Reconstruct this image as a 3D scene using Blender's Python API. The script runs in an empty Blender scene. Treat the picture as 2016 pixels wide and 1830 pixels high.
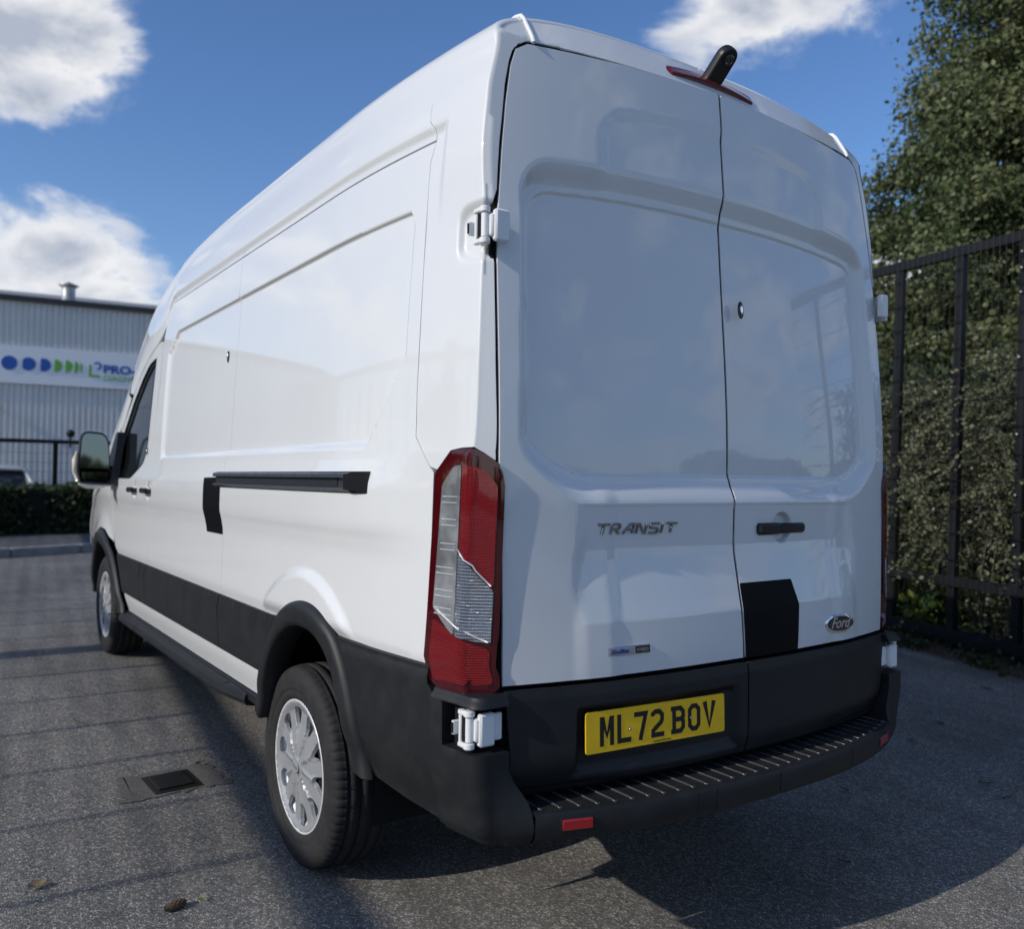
import bpy, math, random
import numpy as np
from mathutils import Vector, Matrix
from mathutils.geometry import delaunay_2d_cdt
random.seed(7); RNG=np.random.RandomState(11)
SC=bpy.context.scene; COL=SC.collection
R=math.radians
# ------------------------------------------------------------------ camera
cd=bpy.data.cameras.new('camera'); cam=bpy.data.objects.new('camera',cd); COL.objects.link(cam)
CP=Vector((-2.1161,-1.6896,1.4516)); YAW,PIT,ROL=.5909,-.0043,.0261
f_=Vector((math.sin(YAW)*math.cos(PIT),math.cos(YAW)*math.cos(PIT),math.sin(PIT))); r_=Vector((math.cos(YAW),-math.sin(YAW),0)); u_=r_.cross(f_)
rr=r_*math.cos(ROL)+u_*math.sin(ROL); uu=-r_*math.sin(ROL)+u_*math.cos(ROL)
cam.matrix_world=Matrix(((rr.x,uu.x,-f_.x,CP.x),(rr.y,uu.y,-f_.y,CP.y),(rr.z,uu.z,-f_.z,CP.z),(0,0,0,1)))
cd.sensor_fit='HORIZONTAL'; cd.sensor_width=36; cd.lens=36*1689.4/2016
cd.shift_x=(1008-970.26)/2016; cd.shift_y=(915.5-915)/2016
cd.clip_start=.05; cd.clip_end=3000
cd.dof.use_dof=True; cd.dof.focus_distance=2.75; cd.dof.aperture_fstop=cd.lens/11.5; cd.dof.aperture_blades=0
SC.camera=cam
# ------------------------------------------------------------------ light
SUN_EL=29.0; SUNV=Vector((-math.cos(R(SUN_EL))*.9985,math.cos(R(SUN_EL))*.055,math.sin(R(SUN_EL)))).normalized()
sl=bpy.data.lights.new('sun','SUN'); sl.energy=2.9; sl.angle=R(.53); sl.color=(1,.945,.86)
so=bpy.data.objects.new('sun',sl); COL.objects.link(so); so.location=(0,0,30); so.rotation_euler=SUNV.to_track_quat('Z','Y').to_euler()
SC.view_settings.view_transform='Standard'; SC.view_settings.look='None'; SC.view_settings.exposure=.15; SC.view_settings.gamma=1
try: SC.view_settings.use_curve_mapping=False
except Exception: pass
W=bpy.data.worlds.new('World'); SC.world=W; W.use_nodes=True
def build_world():
    nt=W.node_tree; N=nt.nodes; L=nt.links; N.clear()
    def n(t,**k):
        o=N.new(t)
        for a,b in k.items(): setattr(o,a,b)
        return o
    def M(op,a,b=None,c=None,clamp=False):
        m=n('ShaderNodeMath',operation=op,use_clamp=clamp)
        for i,v in enumerate((a,b,c)):
            if v is None: continue
            if isinstance(v,(int,float)): m.inputs[i].default_value=v
            else: L.new(v,m.inputs[i])
        return m.outputs[0]
    out=n('ShaderNodeOutputWorld'); sky=n('ShaderNodeTexSky',sky_type='NISHITA',sun_disc=False)
    sky.sun_elevation=R(SUN_EL); sky.sun_rotation=math.atan2(SUNV.x,SUNV.y); sky.air_density=1.0; sky.dust_density=.6; sky.ozone_density=2.2; sky.altitude=60
    hs=n('ShaderNodeHueSaturation'); hs.inputs['Saturation'].default_value=1.12; tint=n('ShaderNodeMix',data_type='RGBA',blend_type='MULTIPLY'); tint.inputs[0].default_value=1; tint.inputs[7].default_value=(.87,.95,1.13,1); L.new(sky.outputs[0],hs.inputs['Color']); L.new(hs.outputs[0],tint.inputs[6])
    bg=n('ShaderNodeBackground'); bg.inputs[1].default_value=.116; L.new(tint.outputs[2],bg.inputs[0])
    tc=n('ShaderNodeTexCoord'); vn=n('ShaderNodeVectorMath',operation='NORMALIZE'); L.new(tc.outputs['Generated'],vn.inputs[0])
    mp=n('ShaderNodeMapping'); mp.inputs['Scale'].default_value=(1,1,1.7); mp.inputs['Location'].default_value=(3.1,.4,.2); L.new(vn.outputs[0],mp.inputs[0])
    nz=n('ShaderNodeTexNoise'); nz.inputs['Scale'].default_value=6.5; nz.inputs['Detail'].default_value=13; nz.inputs['Roughness'].default_value=.62; nz.inputs['Distortion'].default_value=.35; L.new(mp.outputs[0],nz.inputs['Vector'])
    big=n('ShaderNodeTexNoise'); big.inputs['Scale'].default_value=1.6; big.inputs['Detail'].default_value=3; L.new(mp.outputs[0],big.inputs['Vector'])
    dens=M('ADD',M('MULTIPLY_ADD',nz.outputs[0],1.7,-.35),M('MULTIPLY',M('SUBTRACT',big.outputs[0],.5),.7))
    sx=n('ShaderNodeSeparateXYZ'); L.new(vn.outputs[0],sx.inputs[0])
    # photograph's clouds: (direction, size, strength)
    def pix(u,v):
        d=f_*1689.4+rr*(u-970.26)-uu*(v-915.5); return d.normalized()
    blobs=[((90,95),.10,.36),((250,120),.06,.30),((45,480),.07,.26),((230,510),.06,.26),((130,585),.11,.34),((20,10),.09,.22),((1330,25),.085,.36),((1650,40),.08,.40),((1480,-20),.09,.30),((1850,420),.12,.24)]
    clear=[((560,300),.21,-.48),((420,80),.06,-.18),((800,60),.24,-.46),((1130,60),.12,-.42),((1600,230),.10,-.34),((1780,140),.10,-.3),((1950,60),.14,-.2),((330,330),.06,-.2),((90,310),.05,-.24)]
    for (uv,s,a) in blobs+clear:
        dd=n('ShaderNodeVectorMath',operation='DISTANCE'); L.new(vn.outputs[0],dd.inputs[0]); dd.inputs[1].default_value=pix(*uv)
        g=M('MULTIPLY',M('POWER',2.718,M('MULTIPLY',M('POWER',M('DIVIDE',dd.outputs['Value'],s),2.0),-1.0)),a)
        dens=M('ADD',dens,g)
    # generally a bit more cloud to the horizon
    dens=M('ADD',M('ADD',dens,.085),M('MULTIPLY',M('SUBTRACT',.30,sx.outputs[2]),.12))
    mr=n('ShaderNodeMapRange',interpolation_type='SMOOTHSTEP'); mr.inputs['From Min'].default_value=.53; mr.inputs['From Max'].default_value=.92; L.new(dens,mr.inputs['Value'])
    up=M('GREATER_THAN',sx.outputs[2],-.02); fac=M('MULTIPLY',mr.outputs[0],M('MULTIPLY',up,.96))
    # cloud body: bright rims, grey bellies (own density relief)
    cr=n('ShaderNodeValToRGB'); e=cr.color_ramp.elements; e[0].position=.0; e[0].color=(.62,.68,.80,1); e[1].position=1; e[1].color=(.46,.51,.61,1)
    a=e.new(.35); a.color=(.93,.93,.94,1); b=e.new(.62); b.color=(.74,.76,.81,1)
    m2=n('ShaderNodeMapRange'); m2.inputs['From Min'].default_value=.58; m2.inputs['From Max'].default_value=1.2; L.new(dens,m2.inputs['Value']); 
    n3=n('ShaderNodeTexNoise'); n3.inputs['Scale'].default_value=13; n3.inputs['Detail'].default_value=5; L.new(mp.outputs[0],n3.inputs['Vector'])
    sh=M('ADD',m2.outputs[0],M('MULTIPLY',M('SUBTRACT',n3.outputs[0],.5),1.7),clamp=True); L.new(sh,cr.inputs[0])
    bc=n('ShaderNodeBackground'); bc.inputs[1].default_value=.88; L.new(cr.outputs[0],bc.inputs[0])
    mx=n('ShaderNodeMixShader'); L.new(fac,mx.inputs[0]); L.new(bg.outputs[0],mx.inputs[1]); L.new(bc.outputs[0],mx.inputs[2]); L.new(mx.outputs[0],out.inputs[0])
build_world()
# ------------------------------------------------------------------ materials
MATS={}
def mat(name,col,rough=.5,metal=0.,coat=0.,coatr=.05,bump=None,var=None,spec=.5,trans=0.,ior=1.45,emit=None,sss=0.,wet=None):
    m=bpy.data.materials.new(name); m.use_nodes=True; nt=m.node_tree; P=nt.nodes['Principled BSDF']; L=nt.links
    P.inputs['Base Color'].default_value=(*col,1); P.inputs['Roughness'].default_value=rough; P.inputs['Metallic'].default_value=metal
    P.inputs['Coat Weight'].default_value=coat; P.inputs['Coat Roughness'].default_value=coatr; P.inputs['Specular IOR Level'].default_value=spec
    P.inputs['Transmission Weight'].default_value=trans; P.inputs['IOR'].default_value=ior
    tc=None
    def coords():
        nonlocal tc
        if tc is None: tc=nt.nodes.new('ShaderNodeTexCoord')
        return tc.outputs['Object']
    if var:   # (scale, second colour, low, high)
        nz=nt.nodes.new('ShaderNodeTexNoise'); nz.inputs['Scale'].default_value=var[0]; nz.inputs['Detail'].default_value=6; nz.inputs['Roughness'].default_value=.65
        L.new(coords(),nz.inputs['Vector']); mr=nt.nodes.new('ShaderNodeMapRange'); mr.inputs['From Min'].default_value=var[2]; mr.inputs['From Max'].default_value=var[3]; L.new(nz.outputs[0],mr.inputs[0])
        mx=nt.nodes.new('ShaderNodeMix'); mx.data_type='RGBA'; L.new(mr.outputs[0],mx.inputs[0]); mx.inputs[6].default_value=(*col,1); mx.inputs[7].default_value=(*var[1],1); L.new(mx.outputs[2],P.inputs['Base Color'])
        r2=nt.nodes.new('ShaderNodeMapRange'); r2.inputs['To Min'].default_value=max(0,rough-.06); r2.inputs['To Max'].default_value=min(1,rough+.1); L.new(nz.outputs[0],r2.inputs[0]); L.new(r2.outputs[0],P.inputs['Roughness'])
    if bump:  # (scale, strength, distance)
        nb=nt.nodes.new('ShaderNodeTexNoise'); nb.inputs['Scale'].default_value=bump[0]; nb.inputs['Detail'].default_value=4; L.new(coords(),nb.inputs['Vector'])
        b=nt.nodes.new('ShaderNodeBump'); b.inputs['Strength'].default_value=bump[1]; b.inputs['Distance'].default_value=bump[2]; L.new(nb.outputs[0],b.inputs['Height']); L.new(b.outputs[0],P.inputs['Normal'])
    if emit: P.inputs['Emission Color'].default_value=(*emit[:3],1); P.inputs['Emission Strength'].default_value=emit[3]
    MATS[name]=m; return m
PAINT=mat('white_paint',(.705,.716,.706),.42,coat=1.,coatr=.03,var=(3.,(.68,.69,.685),.35,.75))
BLACKP=mat('black_plastic',(.0105,.0115,.013),.48,bump=(900,.25,.0006),var=(7.,(.019,.019,.021),.40,.8),spec=.4)
SCUFF=mat('scuffed_plastic',(.0115,.0125,.014),.50,bump=(700,.3,.0008),var=(11.,(.026,.026,.026),.45,.85),spec=.4)
SMOOTHB=mat('smooth_black',(.012,.012,.013),.25)
FILM=mat('black_film',(.003,.003,.0035),.55,spec=.12)
DARK=mat('dark_cavity',(.004,.004,.005),.9)
RUBBER=mat('rubber',(.022,.022,.023),.72,bump=(300,.2,.0008),var=(18.,(.036,.035,.034),.4,.75),spec=.3)
SEAL=mat('seal_rubber',(.004,.004,.0045),.8,spec=.15)
ALU=mat('brushed_rail',(.16,.165,.17),.32,metal=.85,var=(30.,(.10,.10,.11),.4,.7))
SILVER=mat('silver_trim',(.33,.34,.35),.42,metal=.25,coat=.25,coatr=.25)
WSTEEL=mat('pale_steel',(.72,.73,.73),.38,metal=.3)
CHROME=mat('chrome',(.72,.73,.75),.12,metal=1.)
REDD=mat('dark_red_lens',(.055,.001,.003),.10,coat=1.,coatr=.02)
DCHROME=mat('dark_chrome',(.34,.35,.37),.14,metal=1.)
HINGE=mat('hinge_paint',(.76,.77,.77),.5,coat=.3,coatr=.2,var=(60.,(.66,.66,.64),.55,.8))
YEL=mat('plate_yellow',(1.,.60,.012),.42,var=(25.,(.9,.53,.01),.4,.8))
INK=mat('plate_ink',(.008,.008,.008),.45)
GLASS=mat('tinted_glass',(.012,.015,.016),.04,coat=1.,coatr=.01)
MGLASS=mat('mirror_glass',(.24,.26,.27),.03,metal=1.)  # base colour darkened to stand in for a darker reflection
AMBER=mat('indicator_lens',(.74,.66,.54),.2,coat=.7)
CAMB=mat('camera_plastic',(.010,.010,.011),.42)
def lens_mat(name,col,scale,base_rough,metal=0.):
    m=mat(name,col,base_rough,metal=metal,coat=1.,coatr=.03); nt=m.node_tree; L=nt.links; P=nt.nodes['Principled BSDF']
    tc=nt.nodes.new('ShaderNodeTexCoord'); s=nt.nodes.new('ShaderNodeSeparateXYZ'); L.new(tc.outputs['Object'],s.inputs[0])
    def wave(o,k):
        a=nt.nodes.new('ShaderNodeMath'); a.operation='MULTIPLY'; a.inputs[1].default_value=k; L.new(o,a.inputs[0])
        b=nt.nodes.new('ShaderNodeMath'); b.operation='SINE'; L.new(a.outputs[0],b.inputs[0]); return b.outputs[0]
    a=wave(s.outputs[2],scale); xy=nt.nodes.new('ShaderNodeMath'); xy.operation='SUBTRACT'; L.new(s.outputs[0],xy.inputs[0]); L.new(s.outputs[1],xy.inputs[1]); c=wave(xy.outputs[0],scale*1.3)
    ad=nt.nodes.new('ShaderNodeMath'); ad.operation='ADD'; L.new(a,ad.inputs[0]); L.new(c,ad.inputs[1])
    b=nt.nodes.new('ShaderNodeBump'); b.inputs['Strength'].default_value=.9; b.inputs['Distance'].default_value=.002; L.new(ad.outputs[0],b.inputs['Height']); L.new(b.outputs[0],P.inputs['Normal'])
    mr=nt.nodes.new('ShaderNodeMapRange'); mr.inputs['From Min'].default_value=-2; mr.inputs['From Max'].default_value=2; L.new(ad.outputs[0],mr.inputs[0])
    mx=nt.nodes.new('ShaderNodeMix'); mx.data_type='RGBA'; L.new(mr.outputs[0],mx.inputs[0]); mx.inputs[6].default_value=(col[0]*.35,col[1]*.35,col[2]*.35,1); mx.inputs[7].default_value=(min(1,col[0]*1.5),col[1]*1.5,col[2]*1.5,1); L.new(mx.outputs[2],P.inputs['Base Color'])
    return m
REDL=lens_mat('red_lens',(.36,.005,.008),980,.25,.15)
CLRL=lens_mat('clear_lens',(.62,.63,.64),760,.14,.85)
CLRP=mat('plain_clear_lens',(.46,.48,.49),.16,metal=.5,coat=1.,coatr=.03,var=(9.,(.22,.23,.24),.4,.6))
# ------------------------------------------------------------------ object helpers
def link(o,parent=None):
    COL.objects.link(o)
    if parent is not None: o.parent=parent
    return o
def empty(name,loc,label=None,cat=None,group=None,kind=None,rz=0):
    o=bpy.data.objects.new(name,None); link(o); o.location=loc; o.rotation_euler=(0,0,rz); o.empty_display_size=.2
    return tag(o,label,cat,group,kind)
def tag(o,label=None,cat=None,group=None,kind=None):
    for k,v in (('label',label),('category',cat),('group',group),('kind',kind)):
        if v: o[k]=v
    return o
def org(parent):
    return np.array(parent['_o']) if parent is not None and '_o' in parent else np.zeros(3)
def mesh(name,V,F,m,parent=None,N=None,smooth=True,world=True,mats=None,fm=None):
    """V in world coordinates (shifted to the thing's origin kept in ORG)"""
    V=np.asarray(V,float)
    if world and parent is not None: V=V-ORG.get(parent.name,np.zeros(3))
    me=bpy.data.meshes.new(name); me.from_pydata(V.tolist(),[],[tuple(int(i) for i in f) for f in F]); me.update()
    if smooth: me.polygons.foreach_set('use_smooth',[True]*len(me.polygons))
    for q in (mats or [m]): me.materials.append(q)
    if fm is not None: me.polygons.foreach_set('material_index',fm)
    if N is not None:
        N=np.asarray(N,float); N=N/np.maximum(1e-9,np.linalg.norm(N,axis=1,keepdims=True)); me.normals_split_custom_set_from_vertices(N.tolist())
    o=bpy.data.objects.new(name,me); link(o,parent)
    if parent is not None and parent.name in ORG: ORG[o.name]=ORG[parent.name]
    return o
ORG={}
def quickmesh(name,V,F,m,parent=None,smooth=False,loop=4):
    """large meshes from equal-size faces (numpy arrays)"""
    V=np.asarray(V,np.float32); F=np.asarray(F,np.int32); me=bpy.data.meshes.new(name)
    me.vertices.add(len(V)); me.vertices.foreach_set('co',V.ravel()); k=F.shape[1]
    me.loops.add(F.size); me.loops.foreach_set('vertex_index',F.ravel()); me.polygons.add(len(F)); me.polygons.foreach_set('loop_start',np.arange(0,F.size,k,dtype=np.int32))
    me.update(calc_edges=True); me.validate()
    if smooth: me.polygons.foreach_set('use_smooth',np.ones(len(F),bool))
    me.materials.append(m); o=bpy.data.objects.new(name,me); link(o,parent); return o
class MB:
    def __init__(s): s.V=[];s.F=[]
    def add(s,V,F):
        b=sum(len(v) for v in s.V); s.V.append(np.asarray(V,float)); s.F+= [tuple(i+b for i in f) for f in F]
    def box(s,c,d,M=None,bev=0.):
        c=np.array(c,float);h=np.array(d,float)/2
        if bev<=0:
            V=np.array([[x,y,z] for x in(-1,1) for y in(-1,1) for z in(-1,1)])*h
            F=[(0,1,3,2),(4,6,7,5),(0,4,5,1),(2,3,7,6),(0,2,6,4),(1,5,7,3)]
        else:
            b=min(bev,h.min()*.95); V=[];
            for ax in range(3):
                for x in(-1,1):
                    for y in(-1,1):
                        for z in(-1,1):
                            p=np.array([x,y,z])*(h-b); p[ax]+= [x,y,z][ax]*b; V.append(p)
            V=np.array(V); F=[]
            from_=lambda ax,x,y,z: ax*8+((x>0)*4+(y>0)*2+(z>0))
            for ax in range(3):
                o=[i for i in range(3) if i!=ax]
                for sg in(-1,1):
                    q=[]
                    for a,b_ in((-1,-1),(1,-1),(1,1),(-1,1)):
                        t=[0,0,0];t[ax]=sg;t[o[0]]=a;t[o[1]]=b_; q.append(from_(ax,*t))
                    F.append(tuple(q))
            for a1 in range(3):
                for a2 in range(a1+1,3):
                    a3=3-a1-a2
                    for s1 in(-1,1):
                        for s2 in(-1,1):
                            q=[]
                            for ax,s3 in((a1,-1),(a1,1),(a2,1),(a2,-1)):
                                t=[0,0,0];t[a1]=s1;t[a2]=s2;t[a3]=s3;q.append(from_(ax,*t))
                            F.append(tuple(q))
            for x in(-1,1):
                for y in(-1,1):
                    for z in(-1,1): F.append((from_(0,x,y,z),from_(1,x,y,z),from_(2,x,y,z)))
        if M is not None: V=V@np.asarray(M).T
        s.add(V+c,F); return s
    def prism(s,poly,n,depth,o=(0,0,0),ex=(1,0,0),ey=(0,0,1)):
        """polygon in plane (ex,ey) at o, extruded by depth along n"""
        ex=np.array(ex,float);ey=np.array(ey,float);n=np.array(n,float);o=np.array(o,float);k=len(poly)
        A=[o+ex*p[0]+ey*p[1] for p in poly];B=[a+n*depth for a in A]
        s.add(A+B,[tuple(range(k)),tuple(range(2*k-1,k-1,-1))]+[(i,i+k,(i+1)%k+k,(i+1)%k) for i in range(k)]); return s
    def tube(s,pts,r,k=8,cap=True):
        pts=[np.array(p,float) for p in pts]; n=len(pts); rr_=[r]*n if np.isscalar(r) else r; V=[]
        ref=np.array([0.03,.1,1.]); 
        for i,p in enumerate(pts):
            t=pts[min(i+1,n-1)]-pts[max(i-1,0)]; t/=np.linalg.norm(t)+1e-12
            a=np.cross(t,ref); 
            if np.linalg.norm(a)<.05: a=np.cross(t,[1,0,0.1])
            a/=np.linalg.norm(a); b=np.cross(t,a)
            for j in range(k):
                w=2*math.pi*j/k; V.append(p+(a*math.cos(w)+b*math.sin(w))*rr_[i])
        F=[(i*k+j,i*k+(j+1)%k,(i+1)*k+(j+1)%k,(i+1)*k+j) for i in range(n-1) for j in range(k)]
        if cap: F+=[tuple(range(k)),tuple(range((n-1)*k+k-1,(n-1)*k-1,-1))]
        s.add(V,F); return s
    def lathe(s,prof,o=(0,0,0),axis='x',k=32,sgn=1):
        """prof: (along axis, radius)"""
        V=[];n=len(prof)
        for a,r in prof:
            for j in range(k):
                w=2*math.pi*j/k; c_,s_=math.cos(w)*r,math.sin(w)*r
                V.append({'x':(a*sgn,c_,s_),'z':(c_,s_,a*sgn),'y':(c_,a*sgn,s_)}[axis])
        V=np.array(V)+np.array(o); F=[(i*k+j,i*k+(j+1)%k,(i+1)*k+(j+1)%k,(i+1)*k+j) for i in range(n-1) for j in range(k)]
        s.add(V,F); return s
    def build(s,name,m,parent=None,smooth=False,world=True,body=False,auto=None):
        V=np.concatenate(s.V) if s.V else np.zeros((0,3))
        if body: V=b2w(V)
        o=mesh(name,V,s.F,m,parent,smooth=smooth,world=world)
        if auto: shade_auto(o,auto)
        return o
def shade_auto(o,ang):
    me=o.data; me.polygons.foreach_set('use_smooth',[True]*len(me.polygons))
    import bmesh
    bm=bmesh.new(); bm.from_mesh(me)
    for e in bm.edges:
        e.smooth = len(e.link_faces)==2 and e.calc_face_angle(3.)<R(ang)
    bm.to_mesh(me); bm.free()
# ------------------------------------------------------------------ 2D helpers
def rnd(poly,r,k=5):
    out=[];n=len(poly)
    for i in range(n):
        p=np.array(poly[i][:2],float);a=np.array(poly[i-1][:2],float);b=np.array(poly[(i+1)%n][:2],float)
        rr_=poly[i][2] if len(poly[i])>2 else r
        la=np.linalg.norm(a-p);lb=np.linalg.norm(b-p);d=min(rr_,la*.48,lb*.48)
        if d<1e-5: out.append(tuple(p));continue
        A=p+(a-p)/la*d;B=p+(b-p)/lb*d
        for t in np.linspace(0,1,k+1): out.append(tuple((1-t)**2*A+2*t*(1-t)*p+t*t*B))
    return out
def dens(poly,step,closed=True):
    out=[];n=len(poly)
    for i in range(n if closed else n-1):
        a=np.array(poly[i],float);b=np.array(poly[(i+1)%n],float);k=max(1,int(math.ceil(np.linalg.norm(b-a)/step)))
        for j in range(k): out.append(a+(b-a)*j/k)
    if not closed: out.append(np.array(poly[-1],float))
    return np.array(out)
def area(p):
    p=np.asarray(p);x,y=p[:,0],p[:,1];return .5*np.sum(x*np.roll(y,-1)-y*np.roll(x,-1))
def inset(poly,d):
    p=np.asarray(poly,float); keep=[i for i in range(len(p)) if np.linalg.norm(p[i]-p[i-1])>1e-7]; p=p[keep]
    if area(p)<0: p=p[::-1]
    e=np.roll(p,-1,0)-p; e/=np.linalg.norm(e,axis=1,keepdims=True); nn=np.stack([-e[:,1],e[:,0]],1)
    m=nn+np.roll(nn,1,0); m/= np.maximum(.25,(m*m).sum(1,keepdims=True))/2*1.0
    m=m/1.0
    return p+m*d
def inside(P,poly):
    poly=np.asarray(poly);x,y=P[:,0],P[:,1];r=np.zeros(len(P),bool);n=len(poly)
    for i in range(n):
        x1,y1=poly[i];x2,y2=poly[(i+1)%n]
        if y1==y2: continue
        c=((y1>y)!=(y2>y))&(x<(x2-x1)*(y-y1)/(y2-y1)+x1); r^=c
    return r
def panel(name,outline,Pf,step,m,parent,holes=(),thick=.014,bstep=None,fine=(),out=1,gap=0.,world=True,rim=True):
    """a sheet of the surface Pf(a,b) cut to outline, with its edge turned in; out=+1/-1 picks the outer side"""
    bstep=bstep or step
    ol=inset(outline,gap) if gap else np.asarray(outline,float)
    if area(ol)<0: ol=ol[::-1]
    ol=dens(ol,bstep); loops=[ol]; hs=[]
    for h in holes:
        h=np.asarray(h,float)
        if area(h)>0: h=h[::-1]
        h=dens(h,bstep); loops.append(h); hs.append(h)
    lo=ol.min(0);hi=ol.max(0)
    def grid(lo,hi,st):
        a=np.arange(lo[0]+st*.5,hi[0],st);b=np.arange(lo[1]+st*.5,hi[1],st);A,B=np.meshgrid(a,b);return np.stack([A.ravel(),B.ravel()],1)
    G=grid(lo,hi,step); 
    for (l,h,st) in fine:
        l=np.maximum(l,lo);h=np.minimum(h,hi)
        if (h<=l).any(): continue
        m_=((G>l)&(G<h)).all(1); G=np.concatenate([G[~m_],grid(l,h,st)])
    G=G[inside(G,ol)]
    for h in hs: G=G[~inside(G,h)]
    allb=np.concatenate(loops); key=np.floor(allb/bstep).astype(int); S=set()
    for k in key:
        for dx in(-1,0,1):
            for dy in(-1,0,1): S.add((k[0]+dx,k[1]+dy))
    gk=np.floor(G/bstep).astype(int); near=np.array([tuple(k) in S for k in gk],bool) if len(G) else np.zeros(0,bool)
    if near.any():
        Gn=G[near]; ok=np.ones(len(Gn),bool)
        for i in range(0,len(Gn),2000):
            d=((Gn[i:i+2000,None,:]-allb[None])**2).sum(2).min(1); ok[i:i+2000]=d>(.45*bstep)**2
        G=np.concatenate([G[~near],Gn[ok]])
    G=G+RNG.uniform(-1,1,G.shape)*1e-6
    pts=np.concatenate([allb,G]); edges=[];b=0
    for l in loops:
        k=len(l); edges+=[(b+i,b+(i+1)%k) for i in range(k)]; b+=k
    r=delaunay_2d_cdt([Vector(p) for p in pts],edges,[],0,1e-8,True)
    V2=np.array([tuple(v) for v in r[0]]); F=np.array([f for f in r[2] if len(f)==3])
    cen=V2[F].mean(1); ok=inside(cen,ol)
    for h in hs: ok&=~inside(cen,h)
    F=F[ok]
    ids=r[3]; mapv={}
    for i,l in enumerate(ids):
        for q in l: mapv[q]=i
    P0=Pf(V2[:,0],V2[:,1]); e=1e-4
    dA=Pf(V2[:,0]+e,V2[:,1])-Pf(V2[:,0]-e,V2[:,1]); dB=Pf(V2[:,0],V2[:,1]+e)-Pf(V2[:,0],V2[:,1]-e)
    N=np.cross(dA,dB)*out; N/=np.maximum(1e-12,np.linalg.norm(N,axis=1,keepdims=True))
    used=np.unique(F); re=-np.ones(len(V2),int); re[used]=np.arange(len(used))
    V=[P0[used]];NN=[N[used]];FF=[tuple(re[f]) for f in (F if out>0 else F[:,::-1])]; base=len(used)
    if rim:
        b=0
        for l in loops:
            k=len(l); idx=[mapv.get(b+i,-1) for i in range(k)]; b+=k; idx=[i for i in idx if i>=0]; k=len(idx)
            A=P0[idx]; Nn=N[idx]; T=np.roll(A,-1,0)-np.roll(A,1,0); O=np.cross(T,Nn)*(1 if out>0 else -1); O/=np.maximum(1e-9,np.linalg.norm(O,axis=1,keepdims=True))
            c=.0012
            rows=[(A,Nn*.8+O*.6),(A-Nn*c+O*c*.5,O),(A-Nn*thick+O*c*.3,O)]
            for p,q in rows: V.append(p);NN.append(q)
            for rw in range(2):
                for i in range(k):
                    j=(i+1)%k; a0=base+rw*k+i;a1=base+rw*k+j;a2=a1+k;a3=a0+k
                    FF.append((a0,a3,a2,a1) if out>0 else (a0,a1,a2,a3))
            base+=3*k
    V=np.concatenate(V);NN=np.concatenate(NN)
    return mesh(name,V,FF,m,parent,N=NN,world=world)
KR=.026; PIV=(4.957,.348)
CR,SR=math.cos(KR),math.sin(KR)
def b2w(P):   # body -> world (rear raised)
    P=np.atleast_2d(np.asarray(P,float)); Q=P.copy()
    dy=P[:,1]-PIV[0]; dz=P[:,2]-PIV[1]
    Q[:,1]=PIV[0]+CR*dy+SR*dz; Q[:,2]=PIV[1]-SR*dy+CR*dz
    return Q
def w2b(P):
    P=np.atleast_2d(np.asarray(P,float)); Q=P.copy()
    dy=P[:,1]-PIV[0]; dz=P[:,2]-PIV[1]
    Q[:,1]=PIV[0]+CR*dy-SR*dz; Q[:,2]=PIV[1]+SR*dy+CR*dz
    return Q
def sst(a,b,x):
    t=np.clip((x-a)/(b-a),0,1); return t*t*(3-2*t)
def cubic(xs,ys):
    """smooth monotone (pchip) interpolation"""
    xs=np.array(xs,float);ys=np.array(ys,float);h=np.diff(xs);d=np.diff(ys)/h
    m=np.zeros(len(xs));m[0]=d[0];m[-1]=d[-1]
    for i in range(1,len(xs)-1):
        if d[i-1]*d[i]>0:
            w1=2*h[i]+h[i-1];w2=h[i]+2*h[i-1];m[i]=(w1+w2)/(w1/d[i-1]+w2/d[i])
    def f(x):
        x=np.asarray(x,float);xc=np.clip(x,xs[0],xs[-1]);i=np.clip(np.searchsorted(xs,xc)-1,0,len(xs)-2)
        t=(xc-xs[i])/h[i]
        y=ys[i]*(1+2*t)*(1-t)**2+h[i]*m[i]*t*(1-t)**2+ys[i+1]*t*t*(3-2*t)+h[i]*m[i+1]*t*t*(t-1)
        return y+np.where(x<xs[0],(x-xs[0])*m[0],0)+np.where(x>xs[-1],(x-xs[-1])*m[-1],0)
    return f
# half width of the body by height (body coordinates, mid length)
prof=cubic([.30,.41,.53,.76,.81,.93,1.035,1.09,1.14,1.25,1.30,1.36,1.60,2.00,2.24,2.42,2.56],
           [.955,.975,1.000,1.004,1.012,1.009,1.006,1.013,1.023,1.021,1.010,.998,.985,.960,.938,.912,.885])
def plan(y,z):
    t=.07*np.clip((1.05-y)/.85,0,2)**2
    f=.10*np.clip((y-4.6)/1.4,0,1)**2.2
    g=.10*np.clip((y-3.6)/1.5,0,1)**1.5*sst(1.3,2.2,z)
    return t+f+g
def side(y,z):
    lin=np.interp(z,[.80,1.35],[1.012,.999]); w=np.where((np.asarray(z)>.80)&(np.asarray(z)<1.35),prof(z)-lin,0)
    return prof(z)-w*(1-sst(.30,.62,y))-plan(y,z)
edgeY=cubic([.3,.64,.93,1.35,1.95,2.50,2.62],[.131,.127,.122,.123,.157,.204,.216])
bul=cubic([.3,.7,.95,1.3,2.0,2.6],[.092,.088,.065,.046,.046,.050])
def rear(x,z):
    u=np.abs(x)/.86
    return edgeY(z)-bul(z)*(1-np.clip(u,0,1.3)**2.6)
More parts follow.
